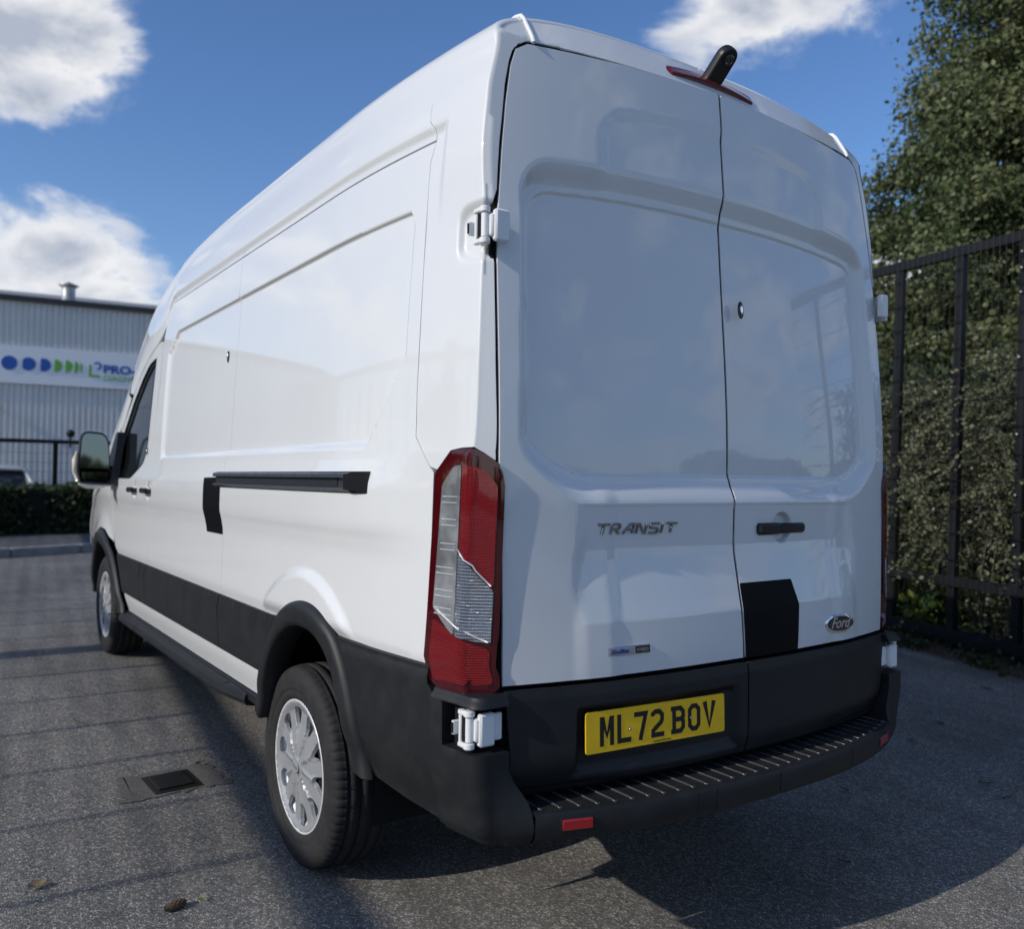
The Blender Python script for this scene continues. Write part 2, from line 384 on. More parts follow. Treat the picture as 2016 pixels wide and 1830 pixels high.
# ------------------------------------------------------------------ van surfaces (body coordinates, then raked into the world)
_sm=lambda y,pts: np.interp(y,[p[0] for p in pts],[p[1] for p in pts])
ztopf=cubic([0,2.3,2.9,3.3,3.7,4.0,4.25,4.62,5.0,5.15,5.5,5.8,5.93,6.0],[2.655,2.655,2.63,2.56,2.43,2.30,2.15,1.86,1.56,1.47,1.27,1.12,.98,.72])
z0f=cubic([0,2.3,2.9,3.3,3.7,4.0,4.25,4.62,5.0,5.2,5.5,5.8,5.93,6.0],[2.46,2.46,2.44,2.38,2.26,2.13,1.98,1.66,1.36,1.24,1.12,.98,.86,.66])
zdf=cubic([3.25,3.45,3.8,4.1,4.4,4.62,4.75,5.2,5.7,5.9,6.0],[2.25,2.085,1.985,1.86,1.64,1.42,1.27,1.13,.98,.84,.64])
def arch_r(y,z,cy,cz): return np.hypot(y-cy,(z-cz))
def stamp(y,z):
    """pressed shapes of the side, metres outwards"""
    o=.013*np.maximum(sst(2.262,2.298,z),(1-sst(.340,.372,y))*sst(1.95,2.2,z))*(1-.8*sst(2.33,2.46,z))
    # recessed load panel
    right=.478+np.clip(1.63-z,0,.3)*.75
    right=right+np.clip((z-2.02),0,.1)*.5
    left=3.27-np.clip(z-1.95,0,.2)*1.5
    d1=(y-right)/.016; d2=(2.068-z)/.012; d3=(z-1.366)/.030; d4=(left-y)/.03
    k=.55
    def smin(a,b): h=np.clip(.5+.5*(b-a)/k,0,1); return b*(1-h)+a*h-k*h*(1-h)
    d=smin(smin(d1,d2),smin(d3,d4)); o=o-.0145*sst(0,1,d)
    # wheel arch swellings
    rr1=np.hypot((y-1.07)*(1+.15*(y<1.07)),(z-.36)); lim=.605
    hz=sst(.77,.83,z); o=o+hz*.018*(1-sst(lim-.035,lim+.012,rr1))*sst(.42,.60,rr1*1.0+.15)*(1-sst(-.05,.40,y-1.07)*(1-sst(.78,.9,z))*0)
    rr2=np.hypot(y-4.95,z-.37); o=o+hz*.016*(1-sst(.50,.68,rr2))
    # door handle scallops
    for cy in (3.79,3.43): o=o-.016*(1-sst(.5,1.,((y-cy)/.05)**2+((z-1.195)/.055)**2))
    return o
def S_(y,z,off=0.): return side(y,z)+stamp(y,z)+off
def SIDE(s,off=0.):
    def f(y,z): return b2w(np.stack([s*S_(y,z,off),y+0*z,z+0*y],-1))
    return f
# roof section by arc length
_n=2.6; _t=np.linspace(0,math.pi/2,400)**1.0; _cx=np.cos(_t)**(2/_n); _cz=np.sin(_t)**(2/_n); _al=np.concatenate([[0],np.cumsum(np.hypot(np.diff(_cx),np.diff(_cz)*.22))]); _al/=_al[-1]
VT=2.47; VL=.95
def section(y,v,off=0.):
    y=np.asarray(y,float)+0*v; v=np.asarray(v,float)+0*y
    z0=z0f(y)+.01; zt=ztopf(y); zd=np.where(y<3.25,2.25,zdf(y))
    zl=np.where(v<2.25,v,zd+(np.minimum(v,VT)-2.25)/(VT-2.25)*(z0-zd))
    s=np.clip((v-VT)/VL,0,1.0); cx=np.interp(s,_al,_cx); cz=np.interp(s,_al,_cz)
    zz=np.minimum(zl,z0); x0=side(y,zz)+stamp(y,np.where(y<3.2,zz,2.25+(np.minimum(v,VT)-2.25)))
    x=np.where(v>VT,x0*cx,x0); z=np.where(v>VT,z0+(zt-z0)*cz,zl)
    return x,z
def BODY(s,off=0.):
    def f(y,v):
        x,z=section(y,v); return b2w(np.stack([s*x,y+0*v,z],-1))
    return f
def rear_y(x,z): 
    a=np.abs(x); return rear(x,z)+.42*np.clip(a-.862,0,1)+.5*np.clip(z-2.50,0,1)
def CORNER(s,off=0.,flat=False):
    """u>0 runs forward along the side, u<0 runs inward over the rear; v climbs the section"""
    def base(u,v,off):
        u=np.asarray(u,float)+0*v; v=np.asarray(v,float)+0*u
        r=.0075+.012*sst(2.42,2.62,v)
        x1,z1=section(.2+0*u,v); yr=rear_y(x1*.985,z1)
        yy=np.where(u>r,yr+u,np.where(u>-r,yr+r*(1-np.sin(np.clip((r-u)/(2*r),0,1)*math.pi/2)),yr))
        x,z=section(yy,v); e=1e-3
        if False: x=x+(np.interp(v,[.70,1.36],[float(prof(.735)),float(prof(1.36))])-prof(v))+.004*np.sin((np.clip(v,.7,1.36)-.7)/.66*math.pi)
        else: x=x+0
        xa,za=section(yy,v+e); xb,zb=section(yy,v-e)
        tx,tz=xa-xb,za-zb; l=np.hypot(tx,tz)+1e-12; nx,nz=tz/l,-tx/l
        nx=np.where(nx<0,-nx,nx)
        ins=np.where(u>r,0,np.where(u>-r,r*(1-np.cos(np.clip((r-u)/(2*r),0,1)*math.pi/2)),-u))
        X=x-nx*ins; Z=z-np.abs(nz)*ins*(v>VT)
        Y=np.where(u<-r,rear_y(X,Z),yy)
        # hinge pocket
        pk=(1-sst(.60,1.,(np.abs(np.where(u>0,u,u*.8)/.112)**4+np.abs((z-1.94)/.088)**4)**.25))*.024
        pk=pk*(v<2.2)
        return X-(pk*.55),Y+pk*.75,Z
    def f(u,v):
        X,Y,Z=base(u,v,0)
        if off:
            e=2e-4; a=np.stack(base(u+e,v,0),-1)-np.stack(base(u-e,v,0),-1); b=np.stack(base(u,v+e,0),-1)-np.stack(base(u,v-e,0),-1)
            n=np.cross(a,b); n/=np.linalg.norm(n,axis=-1,keepdims=True)+1e-12; n*=np.sign(n[...,0:1]+1e-9)*1
            o=off(u,v) if callable(off) else off
            X,Y,Z=X+n[...,0]*o,Y+n[...,1]*o,Z+n[...,2]*o
        return b2w(np.stack([s*X,Y,Z],-1))
    f.base=base
    return f
def rstamp(x,z):
    a=np.abs(x); k=.5
    def smin(p,q,k=.5): h=np.clip(.5+.5*(q-p)/k,0,1); return q*(1-h)+p*h-k*h*(1-h)
    arc=-.028*(a/.7)**2.4
    top=2.200+arc; xs=.787+np.clip(2.0-z,0,.8)*.035
    dt=(top-z)/.090; dtt=(top-z-.076)/.014
    bot=1.213+2.4*np.clip(a-.56,0,.3)**2; db=(z-bot)/.078
    ds=(xs-a)/.042
    def rmin(p,q,wp,wq,R):   # rounded corner of two edges at real distances p,q with ramp widths wp,wq
        A=np.clip(R-p,0,None);B=np.clip(R-q,0,None); m=np.where((A>0)|(B>0),R-np.hypot(A,B),np.minimum(p,q)); w=(wp*A**2+wq*B**2+1e-9*(wp+wq)/2)/(A**2+B**2+1e-9); return m/w
    d=smin(rmin(top-z,xs-a,.090,.042,.11),db,.7)
    o=.031*sst(.0,1.,d)
    # crisp inner pan
    e=smin(rmin(top-.088-z,xs-.040-a,.014,.010,.075),(z-(bot+.078))/.006,.3); o=o+.006*sst(0,1,e)
    # upper shallow pressing
    u=rmin(2.406-.05*(a/.5)**2.5-z,.530-a,.042,.060,.11); o=o+.0065*sst(0,1,u)*(1-sst(0,1,d))
    o=np.where(z<2.2,o,o)
    # waist: tucked band then a shelf that swells out again
    w=1-sst(.575,.628,a-.02*sst(1.15,1.0,z))
    o=o-.004*w*sst(1.20,1.215,1.43-z+0*x)*0
    o=o+w*np.interp(z,[.735,.884,.896,1.055,1.085,1.205,1.215],[-.003,-.006,-.005,.0125,.0135,.0035,0.])
    # handle cup on the right-hand door
    o=o+.020*(1-sst(.55,1.,((x-.236)/.052)**2+((z-1.133)/.052)**2))
    return o
def REAR(off=0.,stampf=rstamp):
    def f(x,z): return b2w(np.stack([x+0*z,rear(x,z)+(stampf(x,z) if stampf else 0)-off,z+0*x],-1))
    return f
# ------------------------------------------------------------------ the van
van=empty('panel_van',(0,2.6,0),'white high-roof panel van parked on the tarmac, seen from its rear left corner','van')
ORG[van.name]=np.array([0,2.6,0.])
GA=.0022
seam=[(.413,2.60),(.442,2.446),(.436,2.359),(.431,2.309),(.410,2.285),(.408,2.25),(.426,2.187),(.420,2.037),(.416,1.86),(.410,1.512),(.404,1.397),(.330,1.312)]
AF=[(1.520,.37),(1.437,.56),(1.383,.660),(1.301,.735),(1.198,.790),(1.087,.815),(.967,.812),(.880,.780),(.818,.725),(.765,.640),(.712,.493),(.665,.38)]   # arch opening
AO=[(1.545,.40),(1.478,.529),(1.437,.612),(1.366,.709),(1.285,.785),(1.186,.838),(1.068,.866),(.957,.866),(.850,.832),(.770,.765),(.705,.670),(.655,.548),(.622,.436),(.600,.385)]
AI=[(1.500,.36),(1.423,.504),(1.383,.600),(1.301,.690),(1.198,.752),(1.087,.780),(.967,.780),(.886,.752),(.824,.706),(.773,.632),(.719,.490),(.680,.395)]
FFo=[(5.36,.42),(5.32,.60),(5.22,.76),(5.08,.865),(4.93,.900),(4.75,.885),(4.60,.835),(4.47,.765),(4.36,.68),(4.25,.56),(4.18,.46),(4.15,.40)]
FFi=[(5.31,.40),(5.26,.56),(5.17,.69),(5.05,.785),(4.93,.815),(4.78,.80),(4.65,.755),(4.54,.69),(4.44,.60),(4.35,.49),(4.29,.42),(4.27,.385)]
SDY=2.035; FDY=3.465
for s in (-1,1):
    o_=1 if s>0 else -1; st=.022 if s<0 else .05; P=SIDE(s); L_=s<0
    # fixed load side
    poly=[(.408,2.247)]+[p for p in seam[6:]]+[(.312,1.297),(.312,.74),(.64,.66),(.70,.60)]
    poly=poly+[p for p in AF[::-1][2:-1]]+[(1.50,.415),(SDY,.415),(SDY,2.247)]
    panel('load_side_panel',poly,P,st,PAINT,van,gap=GA,out=o_,bstep=.02 if L_ else .05,fine=[((.35,1.3),(.8,2.25),.009),((.8,2.04),(2.04,2.08),.005),((.8,1.33),(2.04,1.40),.010),((.40,.62),(1.75,1.02),.0085)] if L_ else ())
    # upper band and roof half, in two lengths
    ub=[(2.02,2.25)]+[(y,2.25) for y in (1.2,.8,.5)]+[(.408,2.25),(.410,2.285),(.431,2.309),(.436,2.359),(.430,2.446),(.413,2.60),(.405,VT+VL),(2.02,VT+VL)]
    panel('roof_side_panel',ub,BODY(s),.03 if L_ else .06,PAINT,van,gap=.0016,out=o_,bstep=.025,fine=[((.4,2.25),(2.03,2.32),.010)] if L_ else ())
    fb=[(2.02,VT+VL),(2.02,2.25),(3.29,2.25),(3.45,2.25),(3.8,2.25),(4.2,2.25),(4.25,2.30),(4.27,2.47),(4.29,2.60),(4.27,2.9),(4.25,VT+VL)]
    panel('roof_side_panel',fb,BODY(s),.03 if L_ else .06,PAINT,van,gap=.0016,out=o_,bstep=.025,fine=[((2.02,2.25),(3.3,2.32),.012)] if L_ else ())
    # sliding door side
    sd=[(SDY,2.247),(SDY,.415),(FDY+.02,.415),(FDY+.03,.75),(FDY-.01,.90),(FDY,1.05),(FDY,1.53),(FDY-.06,1.8),(FDY-.06,2.03),(3.37,2.15),(3.27,2.247)]
    panel('sliding_door' if L_ else 'load_side_panel',sd,P,st,PAINT,van,gap=GA,out=o_,bstep=.02 if L_ else .05,fine=[((2.03,2.03),(3.3,2.08),.006),((2.03,1.33),(3.4,1.4),.010),((3.2,1.1),(3.5,1.3),.008)] if L_ else ())
    # cab door
    win=rnd([(3.545,1.965,.02),(3.72,1.945,.05),(3.92,1.865,.05),(4.135,1.745,.03),(4.36,1.555,.02),(4.50,1.40,.02),(4.50,1.262,.04),(3.94,1.262,.05),(3.68,1.352,.05),(3.608,1.45,.05),(3.585,1.60,.03)],.03)
    fd=[(FDY,1.05),(FDY-.01,.90),(FDY+.03,.75),(FDY+.02,.415),(4.11,.415),(4.16,.52),(4.22,.63),(4.31,.73),(4.42,.81),(4.50,.92),(4.58,1.10),(4.66,1.30),(4.66,1.38)]+[(y,float(zdf(y))-.004) for y in (4.60,4.4,4.1,3.8)]+[(3.50,2.055),(3.41,2.05),(3.41,1.8),(FDY,1.53)]
    fdo=panel('cab_door',fd,P,st,PAINT,van,holes=[win],gap=GA,out=o_,bstep=.02,thick=.03,fine=[((3.6,1.1),(3.95,1.3),.009)] if L_ else ())
    panel('door_window',[(p[0],p[1]) for p in inset(win,-.006)],SIDE(s,-.016),.05,GLASS,van,out=o_,rim=False,bstep=.03)
    # window rubber
    wv=dens(win,.03); w3=SIDE(s,-.004)(wv[:,0],wv[:,1]); mb=MB(); mb.tube(list(w3)+[w3[0],w3[1]],.007,6,cap=False); mb.build('window_seal',SEAL,van,smooth=True)
    # wing behind and over the front wheel
    fw=[(4.66,1.30),(4.58,1.10),(4.50,.92),(4.46,.83),(4.60,.855),(4.75,.90),(4.93,.91),(5.08,.875),(5.22,.77),(5.32,.62),(5.36,.44),(5.5,.42),(5.86,.42),(5.97,.64),(5.88,.84)]+[(y,float(zdf(y))-.003) for y in (5.7,5.45,5.2,4.95,4.75)]
    panel('front_wing',fw,P,.04,PAINT,van,gap=GA,out=o_,bstep=.025)
    wb=[(5.97,2.25)]+[(y,2.25) for y in (5.5,5.1,4.7,4.5)]+[(4.25,2.27),(4.27,2.30),(4.35,2.47)]+[(4.40,2.62),(4.9,2.62),(5.06,2.75),(5.10,VT+VL),(5.97,VT+VL)]
    panel('bonnet',wb,BODY(s),.06,PAINT,van,out=o_,bstep=.04,rim=False)
    panel('windscreen',[(4.30,VT+VL),(4.32,2.75),(4.38,2.60),(4.9,2.60),(5.06,2.73),(5.11,VT+VL)],BODY(s),.08,GLASS,van,out=o_,bstep=.05,rim=False)
# front end closing piece with a dark grille
V=[];F=[]
xs=np.linspace(-.84,.84,15); zs=np.linspace(.28,.86,8)
for z in zs:
    for x in xs: V.append((x,6.02-.16*abs(x/.84)**3-.05*(z-.5)**2*4,z))
F=[(j*15+i,j*15+i+1,(j+1)*15+i+1,(j+1)*15+i) for j in range(7) for i in range(14)]
mesh('front_bumper',b2w(V),F,BLACKP,van)
# ------------------------------------------------------------------ rear corner and header (one piece each side)
half=[(.0,.457),(.826,.457),(.832,.60),(.850,.74),(.853,.94),(.858,1.20),(.866,1.33),(.864,1.70),(.862,1.85),(.856,1.99),(.850,2.04),(.838,2.16),(.820,2.30),(.800,2.41,),(.782,2.462),(.742,2.487),(.60,2.498),(.40,2.512),(.20,2.522),(0,2.527)]
hp=[(a,b) for a,b in half]
for s in (-1,1):
    C=CORNER(s); L_=s<0; o_=1 if s>0 else -1
    dp=np.array(hp+[(-.5,2.527),(-.5,.457)]); 
    vs=[.745,.9,1.1,1.25,1.31,1.36,1.5,1.7,1.85,1.93,2.0,2.05,2.15,2.25,2.32,2.38,2.42,2.45,2.47]+list(np.linspace(2.49,2.75,22))+list(np.linspace(2.78,VT+VL,9))
    inner=[]
    for v in vs:
        w=np.linspace(.012,.20,190); X,Y,Z=C.base(-w,np.full_like(w,v),0)
        ins=inside(np.stack([X,Z],1),inset(dp,-.004)); k=np.argmax(ins) if ins.any() else len(w)-1
        inner.append((-w[k],v))
    u_of=lambda v: (np.interp(v,[1.29,1.36,2.0,2.25,2.47,2.6],[.14,.232,.229,.212,.205,.19]))
    # outline: lamp notch at the bottom, then up the seam and back along the door
    def useam(y,z):
        x1,z1=section(.2,z); return y-float(rear_y(x1*.985,float(z1)))
    so_=[(useam(y,z),z) for y,z in seam[::-1]]; so_=so_[:-1]+[(useam(.413,2.58),2.60),(useam(.405,2.58)-.01,VT+VL)]
    low=[i for i,v in enumerate(vs) if v<1.30]
    inn=[p for p in inner if p[1]>=1.32][::-1]
    lampTop=[(-.052,1.327),(-.024,1.348),(.0,1.362),(.05,1.361),(.092,1.355),(.145,1.303)]
    ol=inn+lampTop+so_
    panel('rear_corner_panel',ol,C,.012 if L_ else .03,PAINT,van,out=o_,gap=.0008,bstep=.010 if L_ else .03,thick=.02,fine=[((-.1,1.82),(.2,2.06),.006)] if L_ else ())
    INNER=inner
    # thick seal in the door gap
    pts=[]
    for a,b in dens([(p[0],p[1]) for p in half],.03,closed=False): pts.append((s*a*1.0,float(rear_y(a,b))+.016,b))
    mb=MB(); mb.tube(b2w(pts),.011,6,cap=False); mb.build('door_seal',SEAL,van,smooth=True)
    # lamp
    lz=[(-.055,1.322),(-.030,1.342),(-.002,1.356),(.05,1.355),(.085,1.349),(.136,1.301),(.142,1.285),(.150,.765),(.135,.738),(.105,.722),(.0,.722),(-.060,.728),(-.072,.745),(-.074,1.262),(-.068,1.292)]
    dome=lambda u,v: .013
    lamp=panel('tail_lamp',lz,CORNER(s,.010,True),.02,REDD,van,out=o_,bstep=.012,thick=.05)
    redA=rnd([(.028,1.318),(-.030,1.302),(-.058,1.262),(-.058,1.0),(.028,1.098)],.012); redB=rnd([(.125,.765),(.118,.745),(-.058,.750),(-.058,.838),(.118,.905)],.012)
    clr=rnd([(.033,1.315),(.062,1.312),(.106,1.262),(.120,.935),(.060,.888),(-.055,.853),(-.058,.992),(.033,1.090)],.008)
    panel('red_lens',redA,CORNER(s,.0135,True),.012,REDL,lamp,out=o_,bstep=.01,thick=.005); panel('red_lens',redB,CORNER(s,.0135,True),.012,REDL,lamp,out=o_,bstep=.01,thick=.005)
    panel('clear_lens',[p for p in rnd([(.033,1.315),(.062,1.312),(.106,1.262),(.120,.935),(.060,.888),(.033,.872)],.008)],CORNER(s,.0135,True),.012,CLRP,lamp,out=o_,bstep=.01,thick=.005)
    panel('clear_lens',rnd([(.029,1.088),(-.058,.990),(-.058,.855),(.029,.872)],.006),CORNER(s,.0138,True),.012,CLRL,lamp,out=o_,bstep=.01,thick=.005)
    if L_:
        Cc=CORNER(s,.0150,True)
        for z in (1.232,1.216,1.172,1.156,1.108,1.092,1.045,1.029,.985,.969,.938,.922):
            mb=MB(); uu_=np.linspace(.040,.100 if z>1.06 else .112,6); mb.tube(Cc(uu_,np.full(6,z)),.0011,5); mb.build('reflector_bar',WSTEEL,lamp,smooth=True)
        for a,b in (((.112,.937),(-.052,.860)),((.030,1.096),(-.052,1.004))):
            t=np.linspace(0,1,8); mb=MB(); mb.tube(Cc(a[0]+(b[0]-a[0])*t,a[1]+(b[1]-a[1])*t),.0022,5); mb.build('reflector_bar',WSTEEL,lamp,smooth=True)
    # roof end trim strip
    pts=[(s*.722,float(rear_y(.722,z))-.002,z) for z in np.linspace(2.490,2.578,6)]; zz_=[p[2] for p in pts]
    vv=np.linspace(VT,VT+VL,300); X1,Z1=section(.4,vv); zr=float(np.interp(-.722,-X1,Z1)); pts+= [(s*.722,float(rear_y(.722,2.578))+.012,zr-.004)]+[(s*.722,y,float(np.interp(-.722,-X1,Z1))+.003) for y in np.linspace(.27,.60,7)]
    mb=MB(); mb.tube(b2w(pts),.0062,8); mb.build('roof_trim_strip',HINGE,van,smooth=True)
# ------------------------------------------------------------------ rear doors
def half_poly(s):
    p=[(s*max(a,0),b) for a,b in half]; return p
for s in (-1,1):
    L_=s<0
    hp_=[(s*a,b) for a,b in half]+[(0.,2.3),(0.,1.0)]
    hp_=[(x,z) for x,z in hp_ if z>.737 or abs(x)>.9]
    hp_=[(0,.737),(s*.8495,.737)]+[(x,z) for x,z in hp_ if z>.738]
    dr=panel('rear_door',hp_,REAR(),.020,PAINT,van,gap=.0052,out=1,bstep=.015,thick=.03,
        fine=[((-.83,2.0),(.83,2.22),.0055),((-.84,1.2),(.84,1.40),.0065),((-.7,.85),(.7,1.2),.012),((-.82,1.40),(-.70,2.0),.007),((.70,1.40),(.82,2.0),.007),((-.58,2.22),(.58,2.42),.010),((.17,1.07),(.30,1.195),.004)])
    tp=[(0,.733),(s*.8485,.733),(s*.836,.62),(s*.824,.457),(s*.5,.457),(0,.457)]
    def tstamp(x,z,s=s):
        o=-.004*sst(.733,.70,z)+.020*sst(.56,.44,z)*sst(.2,.75,np.abs(x))*1.0
        o=o+.014*sst(.52,.445,z)
        if s<0:
            d=np.minimum(np.minimum((x+.640)/.018,(-.038-x)/.030),np.minimum((.668-z)/.014,(z-.478)/.030)); o=o+.020*sst(0,1,d)
        return o
    panel('door_cladding',tp,REAR(.009,tstamp),.016,BLACKP,dr,gap=.0035,out=1,bstep=.012,thick=.03)
    if L_: doorL=dr
    else: doorR=dr
zc_=np.linspace(.46,2.525,60); mb=MB(); mb.tube(REAR(-.0085)(np.zeros(60),zc_),.0062,6,cap=False); mb.build('door_seal',SEAL,van,smooth=True)
def on_rear(x,z,off=0.): return REAR(off)(np.array([float(x)]),np.array([float(z)]))[0]
def frame_rear(x,z,off=0.):
    p=on_rear(x,z,off); a=on_rear(x+.02,z,off)-on_rear(x-.02,z,off); a/=np.linalg.norm(a); b=on_rear(x,z+.02,off)-on_rear(x,z-.02,off); b/=np.linalg.norm(b)
    n=np.cross(a,b); n/=np.linalg.norm(n); b=np.cross(n,a); return p,a,b,n
# protective film below the handle
panel('protective_film',rnd([(.006,.740),(.262,.740),(.281,.884),(.257,.966),(.006,.966)],.006),REAR(.0018),.02,FILM,doorR,out=1,thick=.001)
# rear handle
p,a,b,n=frame_rear(.224,1.131,.0)
mb=MB(); Mx=np.stack([a,b,n],1)
for c,d in (((-.062,0,.020),(.110,.038,.030)),((.056,0,.018),(.140,.033,.026))): mb.box(p+Mx@np.array(c),d,Mx,.008)
h=mb.build('door_handle',SMOOTHB,doorR,auto=40)
# lock
def oval(name,p,a,b,n,w,h,t,m,par,k=20,col=None):
    mb=MB(); P=[(math.cos(q)*w,math.sin(q)*h) for q in np.linspace(0,2*math.pi,k,endpoint=False)]; V=[];F=[]
    for sc_,dz in ((1,0),(1,t*.7),(.88,t)): V+=[p+a*x*sc_+b*y*sc_+n*dz for x,y in P]
    for r_i in range(2): F+=[(r_i*k+i,r_i*k+(i+1)%k,(r_i+1)*k+(i+1)%k,(r_i+1)*k+i) for i in range(k)]
    F.append(tuple(range(2*k,3*k))); mb.add(V,F); return mb.build(name,m,par,auto=30)
p,a,b,n=frame_rear(.055,1.828,.026); lk=oval('door_lock',p,a,b,n,.013,.028,.004,SMOOTHB,doorR); oval('lock_barrel',p+n*.004,a,b,n,.006,.015,.003,CHROME,lk)
# strokes -> flat raised letters
def strokes(name,polys,m,par,o,ex,ey,n,w,t,taper=0):
    mb=MB(); lift=0
    for pl in polys:
        closed=len(pl)>2 and pl[0]==pl[-1]; q=[np.array(p,float) for p in (pl[:-1] if closed else pl)]; k=len(q); L1=[];R1=[]
        for i in range(k):
            if closed: a0,b0=q[i-1],q[(i+1)%k]
            else: a0=q[i-1] if i>0 else q[i]-(q[1]-q[0]); b0=q[i+1] if i<k-1 else q[i]+(q[i]-q[i-1])
            d1=(q[i]-a0);d1/=np.linalg.norm(d1);d2=(b0-q[i]);d2/=np.linalg.norm(d2); n1=np.array([-d1[1],d1[0]]);n2=np.array([-d2[1],d2[0]]); mm=n1+n2; mm/=max(.5,(mm@mm)/2)
            ww=w[1] if isinstance(w,tuple) else w
            L1.append(q[i]+mm*ww/2);R1.append(q[i]-mm*ww/2)
        T=t+lift; lift+=.00012; V=[];F=[]
        for z,sc_ in ((0,1),(T*.6,1),(T,.8 if taper else 1)):
            for A,B in ((L1,R1),):
                for i in range(k):
                    c=(A[i]+B[i])/2; V.append(o+ex*(c+(A[i]-c)*sc_)[0]+ey*(c+(A[i]-c)*sc_)[1]+n*z)
                for i in range(k):
                    c=(A[i]+B[i])/2; V.append(o+ex*(c+(B[i]-c)*sc_)[0]+ey*(c+(B[i]-c)*sc_)[1]+n*z)
        m2=2*k; seg=range(k if closed else k-1)
        for i in seg:
            j=(i+1)%k
            F.append((2*m2+i,2*m2+k+i,2*m2+k+j,2*m2+j))
            for r0 in (0,1):
                F.append((r0*m2+i,(r0+1)*m2+i,(r0+1)*m2+j,r0*m2+j)); F.append((r0*m2+k+j,(r0+1)*m2+k+j,(r0+1)*m2+k+i,r0*m2+k+i))
        if not closed:
            for i in (0,k-1):
                for r0 in (0,1): F.append((r0*m2+i,r0*m2+k+i,(r0+1)*m2+k+i,(r0+1)*m2+i))
        mb.add(V,F)
    return mb.build(name,m,par)
# chrome model lettering, following the door's curve
def arc_(cx,cy,r,a0,a1,k=6): return [(cx+r*math.cos(R(q)),cy+r*math.sin(R(q))) for q in np.linspace(a0,a1,k)]
TG={'T':[[(0,1),(1.25,1)],[(.62,.93),(.62,0)]],'R':[[(0,0),(0,1)],[(.06,1),(.86,1),(.98,.85),(.98,.62),(.86,.48),(.06,.48)],[(.62,.42),(1.0,0)]],
    'A':[[(-.05,0),(.62,1),(1.05,1),(1.05,0)],[(.34,.40),(1.0,.40)]],'N':[[(0,0),(0,1),(.16,1),(.90,0),(1.04,0),(1.04,1)]],
    'S':[[(1.0,1),(.12,1),(0,.86),(0,.64),(.12,.52),(.88,.48),(1.0,.36),(1.0,.14),(.88,0),(0,0)]],'I':[[(0,0),(0,1)]]}
xx=-.556; Hh=.027
for ch,adv in (('T',1.62),('R',1.52),('A',1.48),('N',1.52),('S',1.45),('I',.50),('T',1.3)):
    p,a,b,n=frame_rear(xx+.02,1.130,.001); p0=p-a*.02
    gl=[[ (q[0]*Hh*1.16+q[1]*Hh*.30,q[1]*Hh) for q in pl] for pl in TG[ch]]
    strokes('badge_letter',gl,DCHROME,doorL,p0,a,b,n,.0070,.005,1); xx+=adv*Hh*1.18
# powertrain badge
p,a,b,n=frame_rear(-.461,.8075,.001); Mx=np.stack([a,b,n],1)
mb=MB(); mb.box(p+n*.0015,(.150,.025,.005),Mx,.0018); bd=mb.build('hybrid_badge',CHROME,doorL)
mb=MB(); mb.box(p+n*.0045-a*.027,(.088,.018,.0012),Mx); mb.build('badge_face',SILVER,bd)
mb=MB(); mb.box(p+n*.0045+a*.046,(.050,.019,.0012),Mx); mb.build('badge_face',SMOOTHB,bd)
def text(name,s,size,o,ex,ey,n,m,par,shear=0.,ext=.0006,wx=1.,bold=0.,align='LEFT'):
    c=bpy.data.curves.new(name,'FONT'); c.body=s; c.size=size; c.extrude=ext; c.shear=shear; c.offset=bold; c.align_x=align; c.resolution_u=4
    t=bpy.data.objects.new('tmp',c); COL.objects.link(t); dg=bpy.context.evaluated_depsgraph_get(); me=bpy.data.meshes.new_from_object(t.evaluated_get(dg)); V=np.array([v.co[:] for v in me.vertices]); F=[tuple(f.vertices) for f in me.polygons]
    bpy.data.objects.remove(t); bpy.data.meshes.remove(me)
    ex,ey,n,o=map(np.asarray,(ex,ey,n,o)); W_=o+V[:,:1]*wx*ex+V[:,1:2]*ey+V[:,2:3]*n
    return mesh(name,W_,F,m,par,smooth=False)
BLUE=mat('badge_blue',(.03,.06,.26),.3)
text('badge_text','HYBRID',.0135,p+n*.0056+a*.0235-b*.0048,a,b,n,CHROME,bd,wx=.92,bold=.0002)
text('badge_text','EcoBlue',.0165,p+n*.0056-a*.066-b*.0052,a,b,n,BLUE,bd,shear=.4,wx=1.12,bold=.0005)
# oval maker's badge
p,a,b,n=frame_rear(.500,.803,.0); ob_=oval('oval_badge',p,a,b,n,.0775,.0325,.009,CHROME,doorR,36); oval('badge_face',p+n*.008,a,b,n,.066,.0255,.0018,mat('badge_navy',(.004,.006,.014),.12,coat=1.),ob_,36)
text('badge_text','Ford',.050,p+n*.0098-b*.0150-a*.002,a,b,n,CHROME,ob_,shear=.45,wx=.98,bold=.0006,align='CENTER')
